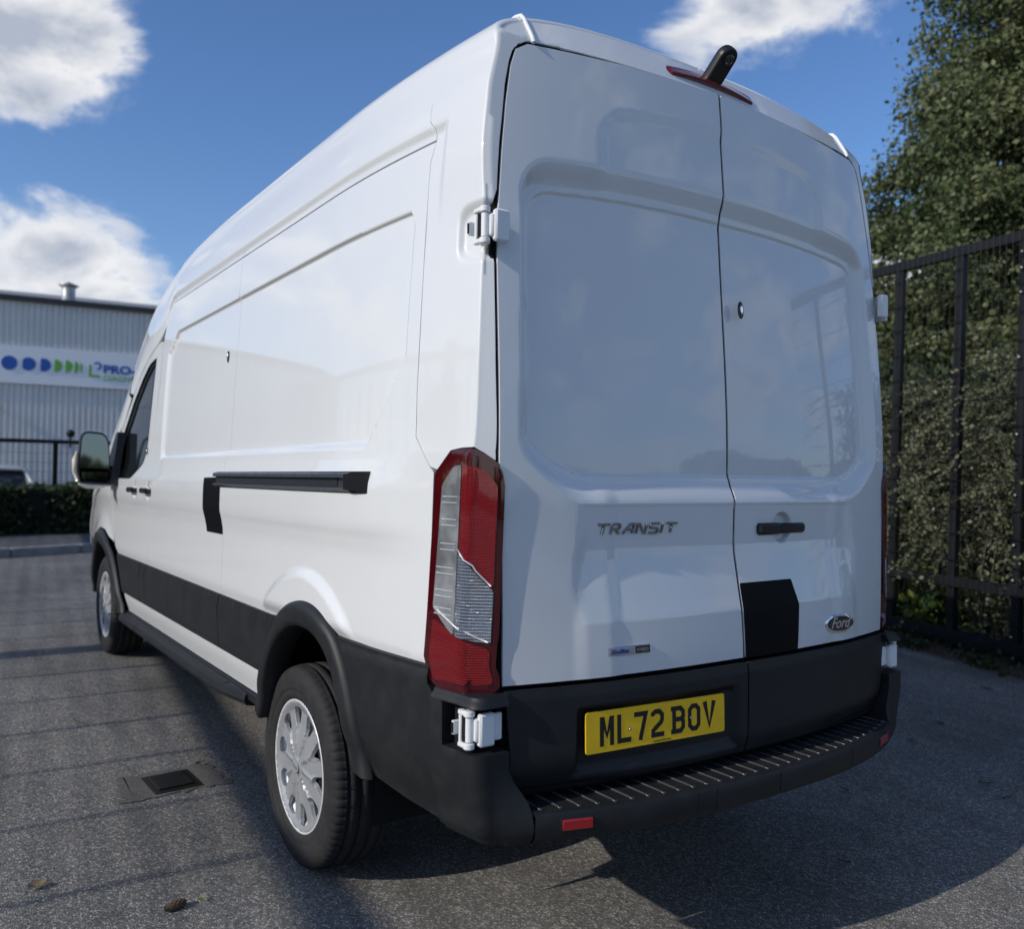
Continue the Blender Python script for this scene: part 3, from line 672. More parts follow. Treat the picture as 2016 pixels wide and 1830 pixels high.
# number plate
pa=on_rear(-.6125,.597); pc=on_rear(-.1055,.593)
Pl=b2w([(-.6125,float(rear(.6125,.6))-.010,.597)])[0]; Pr=b2w([(-.1055,float(rear(.1055,.6))-.007,.5935)])[0]
pn_m=(Pl+Pr)/2; a=(Pr-Pl); PW=np.linalg.norm(a); a/=PW; b=np.array([0,0.06,1.]); b-=a*(a@b); b/=np.linalg.norm(b); n=np.cross(a,b)
if n[1]>0: n=-n
o0=pn_m-a*PW/2-b*.0555; mb=MB(); V=[];pl=rnd([(0,0),(PW,0),(PW,.111),(0,.111)],.008)
mb.prism(pl,n,.004,o0,a,b); plate=mb.build('number_plate',YEL,van)
sc_=PW/.52; cw,chh,sw=.050*sc_,.079,.0145
def G(c):
    w,h,q=cw-sw,chh-sw,0
    r=.013
    rr_=lambda pts: rnd([(x,y) for x,y in pts],r,3)
    if c=='M': return [[(0,-sw/2),(0,h+sw/2)],[(w,h+sw/2),(w,-sw/2)],[(0.002,h+sw*.35),(w/2,h*.30),(w-.002,h+sw*.35)]]
    if c=='L': return [[(0,h+sw/2),(0,0),(w+sw/2,0)]]
    if c=='7': return [[(-sw/2,h),(w,h),(w*.42,-sw/2)]]
    if c=='2': return [[(0,h-.012),(0,h-.006),(.009,h),(w-.010,h),(w,h-.010),(w,h*.62),(w-.004,h*.52),(.001,0.012),(.001,0),(w+sw/2,0)]]
    if c=='B': return [[(0,0),(0,h),(w-.010,h),(w,h-.010),(w,h*.62),(w-.008,h*.52),(w,h*.42),(w,.010),(w-.010,0),(0,0)],[(0,h*.52),(w-.012,h*.52)],[(-sw*.8,h),(0,h)],[(-sw*.8,0),(0,0)]]
    if c=='O': return [[(.010,0),(w-.010,0),(w,.010),(w,h-.010),(w-.010,h),(.010,h),(0,h-.010),(0,.010),(.010,0)]]
    if c=='V': return [[(-.001,h+sw/2),(w/2,0.0),(w+.001,h+sw/2)]]
xp=.047
for i,c in enumerate('ML72BOV'):
    if i==4: xp+=.020
    strokes('plate_character',G(c),INK,plate,o0+a*(xp*sc_+sw/2)+b*(.016+sw/2)+n*.0041,a,b,n,sw*(1.12 if c=='V' else .93),.0005); xp+=.061
for q in (.152,.383):
    oval('plate_screw',o0+a*q*sc_+b*(.052 if q<.2 else .056)+n*.0052,a,b,n,.0052,.0052,.0035,CHROME,plate,12)
text('plate_small_print','ALL MAKES MOTOR FACTORS',.0058,o0+a*.235+b*.004+n*.0042,a,b,n,INK,plate,wx=.80); 
# ------------------------------------------------------------------ side cladding and flares
def offset_fn(s,f):
    def g(y,z): return b2w(np.stack([s*(side(y,z)+f(y,z)),y+0*z,z+0*y],-1))
    return g
for s in (-1,1):
    o_=1 if s>0 else -1; L_=s<0; st=.03 if L_ else .08
    rib=lambda y,z: .017-.006*sst(.745,.768,z)-.004*sst(.56,.53,z)
    rib2=lambda y,z: .019-.006*sst(.745,.772,z)+.008*(sst(.50,.506,z)-sst(.526,.532,z))*(sst(.34,.36,y)-sst(.63,.64,y))-.012*sst(.46,.36,z)-.004*sst(.555,.53,z)*0
    CL=lambda poly,f=rib: panel('side_cladding',poly,offset_fn(s,f),st,SCUFF if f is rib2 else BLACKP,van,gap=.002,out=o_,bstep=.02,thick=.02)
    CL([(FDY+.17,.533),(4.155,.533),(4.22,.63),(4.31,.73),(4.345,.768),(FDY+.14,.768),(FDY+.20,.69)])
    CL([(FDY+.02,.533),(FDY+.165,.533),(FDY+.195,.69),(FDY+.135,.768),(FDY+.0,.768),(FDY+.07,.69)])
    CL([(SDY+.005,.533),(FDY+.015,.533),(FDY+.065,.69),(FDY-.005,.768),(SDY,.768),(SDY+.035,.70)])
    CL([(1.455,.533),(SDY,.533),(SDY+.03,.70),(SDY-.005,.768),(1.40,.768),(1.25,.775),(1.31,.73),(1.395,.65)])
    q=[(.276,.352),(.300,.354),(.456,.366),(.62,.388),(.648,.44),(.690,.55),(.745,.66),(.80,.74),(.845,.785),(.75,.781),(.6,.777),(.3,.776),(.300,.73),(.272,.70)]
    CL(q,rib2)
    for (ao,ai,nm) in ((AO,AI,'r'),(FFo,FFi,'f')):
        d=np.array(dens(ao,.02,False)); e=np.array(dens(ai,.02,False)); k=60
        def rs(p,k):
            t=np.concatenate([[0],np.cumsum(np.linalg.norm(np.diff(p,axis=0),axis=1))]);q=np.linspace(0,t[-1],k);return np.stack([np.interp(q,t,p[:,0]),np.interp(q,t,p[:,1])],1)
        def smooth(p):
            for _ in range(6): p[1:-1]=(p[:-2]+2*p[1:-1]+p[2:])/4
            return p
        A=smooth(rs(d,k));B=smooth(rs(e,k)); V=[]
        rows=[(0,.012),(0.02,.022),(.16,.034),(.30,.040),(.80,.038),(1.0,.034),(1.04,.024),(1.05,-.03),(1.02,-.06)]
        for t,off in rows:
            P_=A+(B-A)*t; V.append(np.stack([s*(side(P_[:,0],np.clip(P_[:,1],.45,.9))+off),P_[:,0],P_[:,1]],1))
        V=b2w(np.concatenate(V)); F=[(r0*k+i,r0*k+i+1,(r0+1)*k+i+1,(r0+1)*k+i) for r0 in range(len(rows)-1) for i in range(k-1)]
        o=mesh('arch_flare',V,F,SCUFF,van,smooth=True)
# sills, side step
for s in (-1,1):
    def sweep(name,sec,ys,m,xf,par=van,auto=35,cap=True):
        V=[];k=len(sec)
        for y in ys:
            bx=xf(y)
            V+= [(s*(bx+dx),y,z) for dx,z in sec]
        F=[(i*k+j,i*k+(j+1)%k,(i+1)*k+(j+1)%k,(i+1)*k+j) for i in range(len(ys)-1) for j in range(k)]
        if cap: F+=[tuple(range(k)),tuple(range(len(V)-1,len(V)-k-1,-1))]
        o=mesh(name,b2w(V),F,m,par); shade_auto(o,auto); return o
    sweep('sill',[(-.02,.418),(.000,.405),(-.004,.372),(-.05,.345),(-.12,.345),(-.12,.42)],np.linspace(1.46,4.2,12),BLACKP,lambda y:.985)
    ys=[1.80,1.90,2.05]+list(np.linspace(2.3,4.14,10))
    sweep('side_step',[(.0,.402),(.028,.400),(.040,.392),(.046,.370),(.036,.350),(.0,.343),(-.05,.345),(-.05,.400)],[3.66,3.8,4.0,4.14],BLACKP,lambda y:.992)
    sweep('side_step',[(.0,.402),(.028,.400),(.040,.392),(.046,.370),(.036,.350),(.0,.343),(-.05,.345),(-.05,.400)],[1.74,1.80,1.88,2.05,2.6,3.1,3.652],BLACKP,lambda y:.992-.04*float(sst(2.0,1.74,y)))
    sweep('step_strip',[(.002,.4035),(.018,.4035),(.018,.4010),(.002,.4010)],[1.95,2.6,3.1,4.1],RUBBER,lambda y:.992)
s=-1
# sliding door rail
xb=lambda y: float(S_(y,1.262))
ysr=np.linspace(.70,2.09,16)
sweep('rail_backing',[(-.01,1.2985),(.0035,1.2985),(.0035,1.2325),(-.01,1.2325)],[.615,.63]+list(ysr),SMOOTHB,xb)
rail=sweep('door_rail',[(.000,1.2965),(.014,1.2960),(.020,1.290),(.021,1.279),(.004,1.277),(.0045,1.2500),(.020,1.2475),(.021,1.243),(.010,1.2345),(.000,1.2345)],ysr,ALU,xb)
sweep('rail_groove',[(.003,1.2768),(.0065,1.2768),(.0065,1.2502),(.003,1.2502)],ysr[1:],mat('rail_dark',(.05,.052,.055),.4,metal=.6),xb,rail)
mb=MB(); V=[]
for y,dx,z0_,z1_ in ((.612,.002,1.2325,1.2985),(.622,.010,1.235,1.296),(.69,.027,1.241,1.291),(.712,.028,1.243,1.290)):
    x=-(xb(y)+dx); xi=-(xb(y)-.01); V+=[(xi,y,z0_-.0),(x,y,z0_),(x,y,z1_),(xi,y,z1_)]
F=[(i*4+j,i*4+(j+1)%4,(i+1)*4+(j+1)%4,(i+1)*4+j) for i in range(3) for j in range(4)]+[(0,1,2,3),(15,14,13,12)]
mb.add(V,F); mb.build('rail_end_cap',SMOOTHB,rail,body=True)
# protective film on the sliding door edge
panel('protective_film',rnd([(2.040,1.026),(2.285,1.026),(2.300,1.10),(2.300,1.272),(2.040,1.276)],.006),SIDE(-1,.0015),.02,FILM,van,out=-1,thick=.001)
# handles and locks on the near side
for cy,par in ((3.79,'cab'),(3.42,'slide')):
    x=-(float(side(cy,1.19))+.022); mb=MB(); mb.box((x-.002,cy+.01,1.192),(.022,.150,.032),None,.008); mb.box((x+.014,cy-.055,1.190),(.035,.022,.026),None,.005); mb.box((x+.014,cy+.065,1.190),(.035,.022,.026),None,.005)
    mb.build('door_handle',SMOOTHB,van,body=True,auto=40)
def side_oval(name,y,z,w,h,off=.0):
    f=SIDE(-1,off); p=f(np.array([y]),np.array([z]))[0]; a=f(np.array([y+.01]),np.array([z]))[0]-f(np.array([y-.01]),np.array([z]))[0]; a/=np.linalg.norm(a); b=np.array([0,0,1.]); b-=a*(a@b); b/=np.linalg.norm(b); n=np.cross(a,b); n=n if n[0]<0 else -n
    o=oval(name,p,a,b,n,w,h,.004,SMOOTHB,van); oval('lock_barrel',p+n*.004,a,b,n,w*.5,h*.6,.003,CHROME,o,12)
side_oval('door_lock',2.160,1.818,.014,.027); side_oval('door_lock',3.600,1.42,.012,.022)
# ------------------------------------------------------------------ hinges
def hinge(s,zc,yo=0.,xo=0.):
    h=MB(); X=lambda x,y,z:(s*(x+xo),y+yo,z)
    mb=MB(); mb.box(X(.868,.116,zc),(.046,.020,.084),None,.005); mb.box(X(.888,.124,zc),(.022,.018,.060),None,.004); root=mb.build('door_hinge',HINGE,van,body=True,auto=40)
    mb=MB(); mb.lathe([(-.030,.0),(-.030,.0105),(.030,.0105),(.030,.0)],X(.905,.137,zc),'z',14); mb.build('hinge_knuckle',HINGE,root,body=True,auto=40)
    for dz in (-.041,.041):
        mb=MB(); mb.lathe([(-.008,.0),(-.008,.0125),(-.006,.0145),(.006,.0145),(.008,.0125),(.008,.0)],X(.906,.137,zc+dz),'z',16); mb.box(X(.912,.155,zc+dz),(.016,.034,.013),None,.003); mb.build('hinge_bracket',HINGE,root,body=True,auto=40)
    mb=MB(); mb.box(X(.910,.168,zc),(.012,.012,.092),None,.003); mb.build('hinge_base',HINGE,root,body=True,auto=40)
    mb=MB(); mb.box(X(.913,.152,zc),(.004,.012,.064),None); mb.build('hinge_gap',DARK,root,body=True)
    mb=MB(); mb.box(X(.918,.183,zc-.002),(.020,.010,.036),None,.002); mb.build('hinge_stop',HINGE,root,body=True); mb=MB(); mb.box(X(.9285,.182,zc-.002),(.004,.007,.028),None,.001); mb.build('hinge_stop_pad',SMOOTHB,root,body=True)
    return root
for s in (-1,1):
    hinge(s,1.942,.010,-.006); h2=hinge(s,.642,-.006,.034)
    mb=MB(); mb.box((s*.872,.122,.642),(.050,.010,.070),None,.003); mb.build('hinge_strap',HINGE,h2,body=True)
    mb=MB(); mb.box((s*.875,.20,.642),(.10,.06,.13)); mb.build('hinge_pocket_backing',DARK,van,body=True)  # dark box added as the shade at the back of the open pocket
# ------------------------------------------------------------------ bumper
ystep=lambda x: -.072+.090*(np.abs(x)/.72)**2.6
for s in (-1,1):
    zs=[.343,.350,.362,.385,.41,.43,.45,.475,.50,.53,.56,.583,.5835,.60,.64,.68,.699,.6995,.705,.712,.720,.724]
    rows=[];k=None
    for z in zs:
        fl=.020-.030*float(sst(.375,.343,z)); 
        yr_=float(np.interp(z,[.40,.46,.53,.70,.724],[0,.62,1,1,1])); ye=lambda x: float(ystep(x)*(1-yr_)+.086*yr_)+.02*float(sst(.375,.343,z))+.010*float(sst(.70,.724,z))
        pocket=.5832<z<.6993; xin=.846-.051*float(sst(.54,.43,z))
        if pocket: xin=.86
        top=float(sst(.700,.724,z))*.014
        row=[]
        for y in ((.274,.262,.235,.205,.18,.16) if not pocket else (.274,.262,.250,.240,.232,.226)): row.append((float(side(y,max(z,.42)))+.026+fl-.018-top,y))
        xc=float(side(.15,max(z,.42)))+.026+fl-.018-top; y0=ye(.9)
        rad=.038
        if pocket: xc=.905; y0=.19
        for q in np.linspace(0,1,9):
            an=q*math.pi/2; row.append((xc-rad*(1-math.cos(an)),y0+rad*(1-math.sin(an)) if True else 0))
        row=[(x,y) for x,y in row]
        # keep order (y descending along the side)
        xs_=np.linspace(xc-rad,xin,7)[1:] if xc-rad>xin else np.full(6,xin)
        for x in xs_: row.append((min(float(x),xc-rad),ye(x) if not pocket else y0))
        row.append((row[-1][0],row[-1][1]+.02)); row.append((row[-1][0]+(.004 if pocket else .0),.165)); row.append((row[-1][0],.20))
        rows.append([(s*x,y,z) for x,y in row]); k=len(row)
    V=[p for r0 in rows for p in r0]; F=[(i*k+j,i*k+j+1,(i+1)*k+j+1,(i+1)*k+j) for i in range(len(zs)-1) for j in range(k-1)]
    # ledge under the lamp
    b0=len(V); 
    for (x,y,z) in rows[-1]: V.append((x*.90,.5*(y+.2)+.02,z+.012))
    F+=[((len(zs)-1)*k+j,(len(zs)-1)*k+j+1,b0+j+1,b0+j) for j in range(k-1)]
    o=mesh('bumper_corner',b2w(V),F,SCUFF if s<0 else BLACKP,van); shade_auto(o,38)
RIB=mat('rib_highlight_plastic',(.085,.087,.092),.24)  # paler than the step's black, standing in for highlights on the ribs
xs=np.linspace(-.792,.792,49); sec=lambda x:[(.165,.428),(.10,.4285),(float(ystep(x))+.016,.4285),(float(ystep(x))+.004,.425),(float(ystep(x)),.417),(float(ystep(x))+.003,.365),(float(ystep(x))+.012,.350),(float(ystep(x))+.03,.344),(float(ystep(x))+.10,.346),(.17,.36)]
V=[];k=10
for x in xs: V+=[(x,y,z) for y,z in sec(x)]
F=[(i*k+j,i*k+j+1,(i+1)*k+j+1,(i+1)*k+j) for i in range(48) for j in range(k-1)]
bump=mesh('bumper_step',b2w(V),F,SCUFF,van); shade_auto(bump,35)
for i in range(31):
    x=-.765+i*.051; y1=float(ystep(x))+.020
    mb=MB(); mb.tube([(x,.150,.4292),(x,.10,.4292),(x,y1+.012,.4292)],.0032,6); mb.box((x,y1+.006,.4300),(.009,.013,.0045),None,.001); mb.build('tread_rib',RIB,bump,body=True,smooth=True)
for x in (-.31,-.24,.03,.42,.70):
    mb=MB(); mb.tube([(x,float(ystep(x))+.015,.4290),(x,float(ystep(x))-.0004,.417),(x,float(ystep(x))+.0026,.365)],.0011,5); mb.build('moulding_line',SEAL,bump,body=True)
for s in (-1,1):
    xr=s*.683; y=float(ystep(.683)); sl=math.atan(.090*2.6/.72*(.683/.72)**1.6); Mx=np.array(Matrix.Rotation(s*sl,3,'Z'))
    mb=MB(); mb.box((xr,y+.004,.3925),(.094,.012,.034),Mx,.004); rb=mb.build('reflector_bezel',SMOOTHB,bump,body=True,auto=40)
    mb=MB(); mb.box((xr,y+.001,.3925),(.086,.012,.027),Mx,.003); mb.build('rear_reflector',mat('reflector_red',(.30,.008,.012),.3,coat=.6,bump=(900,.5,.001)),rb,body=True,auto=40)
mb=MB(); mb.box((0,.235,.54),(1.66,.09,.35)); mb.build('light_leak_block',DARK,van,body=True)  # unseen dark box added to stop light leaking through behind the bumper
# towing eye under the bumper
mb=MB(); mb.tube([(-.04+.045*math.cos(q),.07+.0*q,.325+.022*math.sin(q)) for q in np.linspace(0,2*math.pi,17)],.009,8,cap=False); mb.build('towing_eye',BLACKP,van,body=True,smooth=True)
# brake lamp and camera on the header
hy=lambda x,z: float(rear_y(x,z))
def hdr(x,z,off): return (x,hy(x,z)-off*1.5,z-.045*(abs(x)/.2)**2*.35)
xs=np.linspace(-.205,.205,25); V=[]
sec=[(2.560,-.01),(2.561,.006),(2.568,.012),(2.592,.012),(2.603,.004),(2.606,-.014)]
for x in xs:
    e=1-max(0,(abs(x)-.185)/.022)**2 if abs(x)>.185 else 1
    for z,o in sec: V.append(hdr(x,2.582+(z-2.582)*max(.1,e),o*max(.05,e)))
F=[(i*6+j,i*6+j+1,(i+1)*6+j+1,(i+1)*6+j) for i in range(24) for j in range(5)]
bl=mesh('brake_lamp',b2w(V),F,mat('high_brake_lens',(.11,.006,.008),.22,coat=.8),van); shade_auto(bl,40)
e1=np.array([.02,-.74,.69]);e1/=np.linalg.norm(e1); ex_=np.array([1,0,0.02]);ex_-=e1*(e1@ex_);ex_/=np.linalg.norm(ex_); en=np.cross(ex_,e1); en=en if en[2]<0 else -en
base=np.array([.012,.205,2.588]); w=.035; Lc=.118
poly=[(-w*1.05,-.02),(w*1.05,-.02)]+[(w*math.cos(q),Lc-w+w*math.sin(q)) for q in np.linspace(0,math.pi,14)]
V=[];K=len(poly)
for t,sc2 in ((-.016,.86),(-.013,.95),(-.006,1),(.012,1),(.016,.95),(.018,.88)):
    cx_,cy_=0,Lc*.5
    for x,y in poly: V.append(base+ex_*(x*sc2)+e1*(cy_+(y-cy_)*(1-(1-sc2)*.5))+en*t)
F=[(r0*K+i,r0*K+(i+1)%K,(r0+1)*K+(i+1)%K,(r0+1)*K+i) for r0 in range(5) for i in range(K)]+[tuple(range(K)),tuple(range(6*K-1,5*K-1,-1))]
cmb=mesh('reversing_camera',b2w(V),F,CAMB,van); shade_auto(cmb,45)
mb=MB(); c0=base+e1*(Lc-w)+en*.018; 
V=[];kk=18
for rad,t in ((.017,0),(.017,.004),(.013,.005),(.012,.002),(.006,.003),(0.0005,.0035)):
    V+=[c0+(ex_*math.cos(q)+e1*math.sin(q))*rad+en*t for q in np.linspace(0,2*math.pi,kk,endpoint=False)]
F=[(r0*kk+i,r0*kk+(i+1)%kk,(r0+1)*kk+(i+1)%kk,(r0+1)*kk+i) for r0 in range(5) for i in range(kk)]
o=mesh('camera_lens',b2w(V),F,GLASS,cmb); 
# ------------------------------------------------------------------ mirrors
for s in (-1,1):
    yb_=4.36
    def ring(pts,y): return [(s*x,y,z) for x,z in pts]
    out=rnd([(-1.245+2.49 if False else 1.248,1.225),(1.065,1.218),(1.062,1.30),(1.075,1.50),(1.10,1.552),(1.215,1.562),(1.240,1.53),(1.252,1.33)],.03,4)
    K=len(out);c=np.mean(out,0);V=[]
    for sc2,y in ((.93,yb_),(1.0,yb_-.006),(1.03,yb_+.02),(1.02,yb_+.06),(.86,yb_+.11),(.4,yb_+.14)): V+=ring([tuple(c+(np.array(p)-c)*sc2) for p in out],y)
    F=[(r0*K+i,r0*K+(i+1)%K,(r0+1)*K+(i+1)%K,(r0+1)*K+i) for r0 in range(5) for i in range(K)]+[tuple(range(5*K,6*K))]
    mr=mesh('door_mirror',b2w(V),F,SMOOTHB,van); shade_auto(mr,50)
    up=[tuple(c+(np.array(p)-c)*.93) for p in out]; V=[(s*x,yb_+.001,z) for x,z in up if z>1.315]; V+= [(s*1.237,yb_+.001,1.315)] if 0 else []
    g1=[(x,z) for x,z in up if z>1.31]; 
    mb=MB(); mb.add([(s*x,yb_-.001+(abs(x)-1.15)*.10,z) for x,z in g1],[tuple(range(len(g1)))]); mb.build('mirror_glass',MGLASS,mr,body=True)
    g2=rnd([(1.235,1.298),(1.08,1.298),(1.08,1.240),(1.225,1.245)],.015); mb=MB(); mb.add([(s*x,yb_-.001+(abs(x)-1.15)*.2,z) for x,z in g2],[tuple(range(len(g2)))]); mb.build('mirror_glass',MGLASS,mr,body=True)
    # white cap wraps the outer and lower edge, pale indicator
    mb=MB(); pc=[(1.245,1.225),(1.20,1.208),(1.12,1.206),(1.07,1.215)]; mb.tube([(s*x,yb_+.03,z) for x,z in pc],[.014,.020,.018,.006],8); mb.build('mirror_cap',PAINT,mr,body=True,smooth=True)
    mb=MB(); mb.tube([(s*1.250,yb_+.03,1.24),(s*1.268,yb_+.025,1.30),(s*1.272,yb_+.025,1.37),(s*1.258,yb_+.03,1.43)],[.010,.018,.018,.008],8); mb.build('mirror_indicator',AMBER,mr,body=True,smooth=True)
    mb=MB(); mb.box((s*1.03,yb_+.06,1.29),(.10,.06,.10),None,.015); mb.build('mirror_arm',SMOOTHB,mr,body=True,auto=40)
    bp=rnd([(4.30,1.215),(4.55,1.20),(4.60,1.30),(4.50,1.42),(4.40,1.555),(4.32,1.565)],.02); V=[]
    for off in (.0,.03,.045): V+=[(s*(float(side(y,z))+off),y+(.0 if off<.04 else .0),z) for y,z in bp]
    K=len(bp);F=[(r0*K+i,r0*K+(i+1)%K,(r0+1)*K+(i+1)%K,(r0+1)*K+i) for r0 in range(2) for i in range(K)]+[tuple(range(2*K,3*K))]
    mesh('mirror_base',b2w(V),F,SMOOTHB,mr,smooth=False)
# ------------------------------------------------------------------ underside, wheel wells, interior
mb=MB(); mb.box((0,2.85,.42),(1.5,5.0,.14),None,.02); mb.build('underbody',DARK,van,body=True)
mb=MB(); mb.box((0,4.9,.62),(1.56,1.9,.6)); mb.build('engine_bay',DARK,van,body=True)
for s in (-1,1):
    for cy,cz in ((1.09,.34),(4.83,.36)):
        V=[];k=24
        for x,rad in ((.955,.462),(.62,.462),(.60,.40),(.60,.001)):
            for q in np.linspace(-.25,math.pi+.25,k): V.append((s*x,cy+rad*math.cos(q),cz+rad*math.sin(q)*.99))
        F=[(r0*k+i,r0*k+i+1,(r0+1)*k+i+1,(r0+1)*k+i) for r0 in range(3) for i in range(k-1)]
        mesh('wheel_well',b2w(V),F,DARK,van)
    # unseen dark sheet added behind the shut lines against light leaks
    ys=np.linspace(.30,3.42,16); zs=np.linspace(.95,2.34,10); V=[(s*(float(side(y,min(z,2.5)))-.055-max(0,z-2.3)*.3),y,z) for z in zs for y in ys]
    mesh('gap_backing',b2w(V),[(j*16+i,j*16+i+1,(j+1)*16+i+1,(j+1)*16+i) for j in range(9) for i in range(15)],DARK,van)
xs=np.linspace(-.80,.80,9); zs=np.linspace(.47,2.50,9)
mesh('door_gap_backing',b2w([(x,float(rear(x,z))+.075,z) for z in zs for x in xs]),[(j*9+i,j*9+i+1,(j+1)*9+i+1,(j+1)*9+i) for j in range(8) for i in range(8)],DARK,van)  # unseen dark sheet added so the rear door gaps stay black
mb=MB(); mb.box((0,4.6,1.0),(1.5,.3,.3)); mb.build('dashboard',SMOOTHB,van,body=True)
for x in (-.45,.45):
    mb=MB(); mb.box((x,3.95,1.0),(.5,.5,.14),None,.05); mb.box((x,3.72,1.35),(.48,.12,.62),None,.05); mb.box((x,3.72,1.72),(.26,.10,.16),None,.04); mb.build('seat',mat('seat_cloth',(.03,.032,.035),.9),van,body=True)
mb=MB(); mb.box((0,3.55,1.35),(1.66,.03,1.5)); mb.build('bulkhead',DARK,van,body=True)
# ------------------------------------------------------------------ wheels
def tyre_mesh():
    prof=[(-.205,.226),(-.231,.236),(-.236,.262),(-.237,.290),(-.232,.318),(-.222,.336),(-.212,.3445),(-.195,.349)]
    gx=[.052,.094,.141,.183]
    tread=[]
    x=.195
    cut=[]
    pts=[(.195,.3490)]
    for g in sorted(gx,reverse=True): pts+= [(g+.0048,.3515),(g+.004,.3445),(g-.004,.3445),(g-.0048,.3515)]
    pts+=[(.062 if 0 else .042,.349)]
    full=prof+[(-a,b) for a,b in pts[1:]]
    out=[(-.034,.3485),(-.026,.3468),(-.018,.343),(-.0115,.337),(-.004,.322),(-.0005,.305),(.0,.290),(-.001,.275),(-.0025,.268),(-.0045,.2665),(-.0045,.262),(-.004,.256),(-.007,.243),(-.013,.234),(-.022,.228)]
    full+=out; prof=full; n=len(prof); k=360; A=np.linspace(0,2*math.pi,k,endpoint=False); V=np.zeros((n,k,3))
    for i,(a,r0) in enumerate(prof):
        rr_=np.full(k,r0)
        if -.046<=a<=-.0100 or a<-.195 and a>-.226:   # shoulder blocks
            idx=np.arange(k)%5==0; rr_[idx]-=.0072 if r0>.339 else .0045
        elif r0>.350 and -.19<a<-.05:
            idx=(np.arange(k)+i)%10==0; rr_[idx]-=.0022
        V[i,:,0]=-a if False else a; V[i,:,1]=rr_*np.cos(A); V[i,:,2]=rr_*np.sin(A)
    V=V.reshape(-1,3); F=[(i*k+j,i*k+(j+1)%k,(i+1)*k+(j+1)%k,(i+1)*k+j) for i in range(n-1) for j in range(k)]
    return V,F
TV,TF=tyre_mesh()
def trim_surface(s):
    def f(a,b):   # in wheel frame: x axis = outwards
        r=np.hypot(a,b); th=np.arctan2(b,a); q=np.abs(((th/(math.pi/5))%1.0)-.5)*2   # 1 on spoke centre
        h=np.interp(r,[0,.026,.030,.040,.10,.15,.195,.212,.222,.229],[.010,.010,.006,.004,-.002,-.008,-.010,.000,.004,-.004])
        ridge=.0095*np.clip(1-(1-q)/.42,0,1)*sst(.03,.07,r)*sst(.205,.17,r)
        return np.stack([h+ridge,a+0*b,b+0*a],-1)
    return f
WH=[]
th0=0
holes=[]
for i in range(10):
    t=(i)*math.pi/5+.0; c_,s_=math.cos(t),math.sin(t)
    q=rnd([(.128,-.013,.008),(.184,-.035,.008),(.201,-.027,.006),(.205,0,.004),(.201,.027,.006),(.184,.035,.008),(.128,.013,.008)],.008,3)
    holes.append([(x*c_-y*s_,x*s_+y*c_) for x,y in q])
circ=[(.229*math.cos(q),.229*math.sin(q)) for q in np.linspace(0,2*math.pi,72,endpoint=False)]
def make_wheel():
    w=bpy.data.objects.new('wheel',None); link(w,van); w.empty_display_size=.1
    t=mesh('tyre',TV,TF,RUBBER,w,world=False)
    tr=panel('wheel_trim',circ,trim_surface(1),.010,SILVER,w,holes=holes,out=1,bstep=.008,thick=.014,world=False); tr.location=(-.014,0,0)
    mb=MB(); mb.lathe([(-.20,.222),(-.03,.224),(-.012,.232),(-.010,.226),(-.034,.214),(-.048,.20),(-.052,.12),(-.052,.10)],(0,0,0),'x',48); mb.build('steel_rim',WSTEEL,w,smooth=True,world=False)
    mb=MB(); mb.lathe([(-.060,.0),(-.060,.205)],(0,0,0),'x',40); 
    mb.build('brake_disc',DARK,w,world=False)
    for i in range(10):
        q=(i+.15)*math.pi/5; mb=MB(); mb.lathe([(0,.0001),(0.0,.016),(-.004,.016)],(-.0505,.165*math.cos(q),.165*math.sin(q)),'x',12); mb.build('rim_slot',DARK,w,world=False)
    # centre badge
    mb=MB(); V=[];k=24
    for sc2,h in ((1,-.006),(1,.0),(.86,.0015),(.84,.0003)): V+=[(h,.029*sc2*math.cos(a_),.021*sc2*math.sin(a_)) for a_ in np.linspace(0,2*math.pi,k,endpoint=False)]
    mb.add(V,[(r0*k+i,r0*k+(i+1)%k,(r0+1)*k+(i+1)%k,(r0+1)*k+i) for r0 in range(3) for i in range(k)]+[tuple(range(3*k,4*k))]); mb.build('centre_badge',SILVER,w,world=False)
    text('badge_text','Ford',.020,(.0008,-.000,-.006),(0,1,0),(0,0,1),(1,0,0),CHROME,w,shear=.4,align='CENTER')
    return w
w0=make_wheel()
def copy_tree(o,parent):
    c=o.copy(); link(c,parent)
    for ch in list(o.children): copy_tree(ch,c)
    return c
for i,(x,y,flip,rot) in enumerate(((-.984,1.2071,True,.10),(-.986,4.957,True,.42),(.984,1.2071,False,.9),(.986,4.957,False,.3))):
    w=w0 if i==0 else copy_tree(w0,van)
    w.location=(x,y-2.6,.3505); w.rotation_euler=(rot if not flip else -rot,0,math.pi if flip else 0)
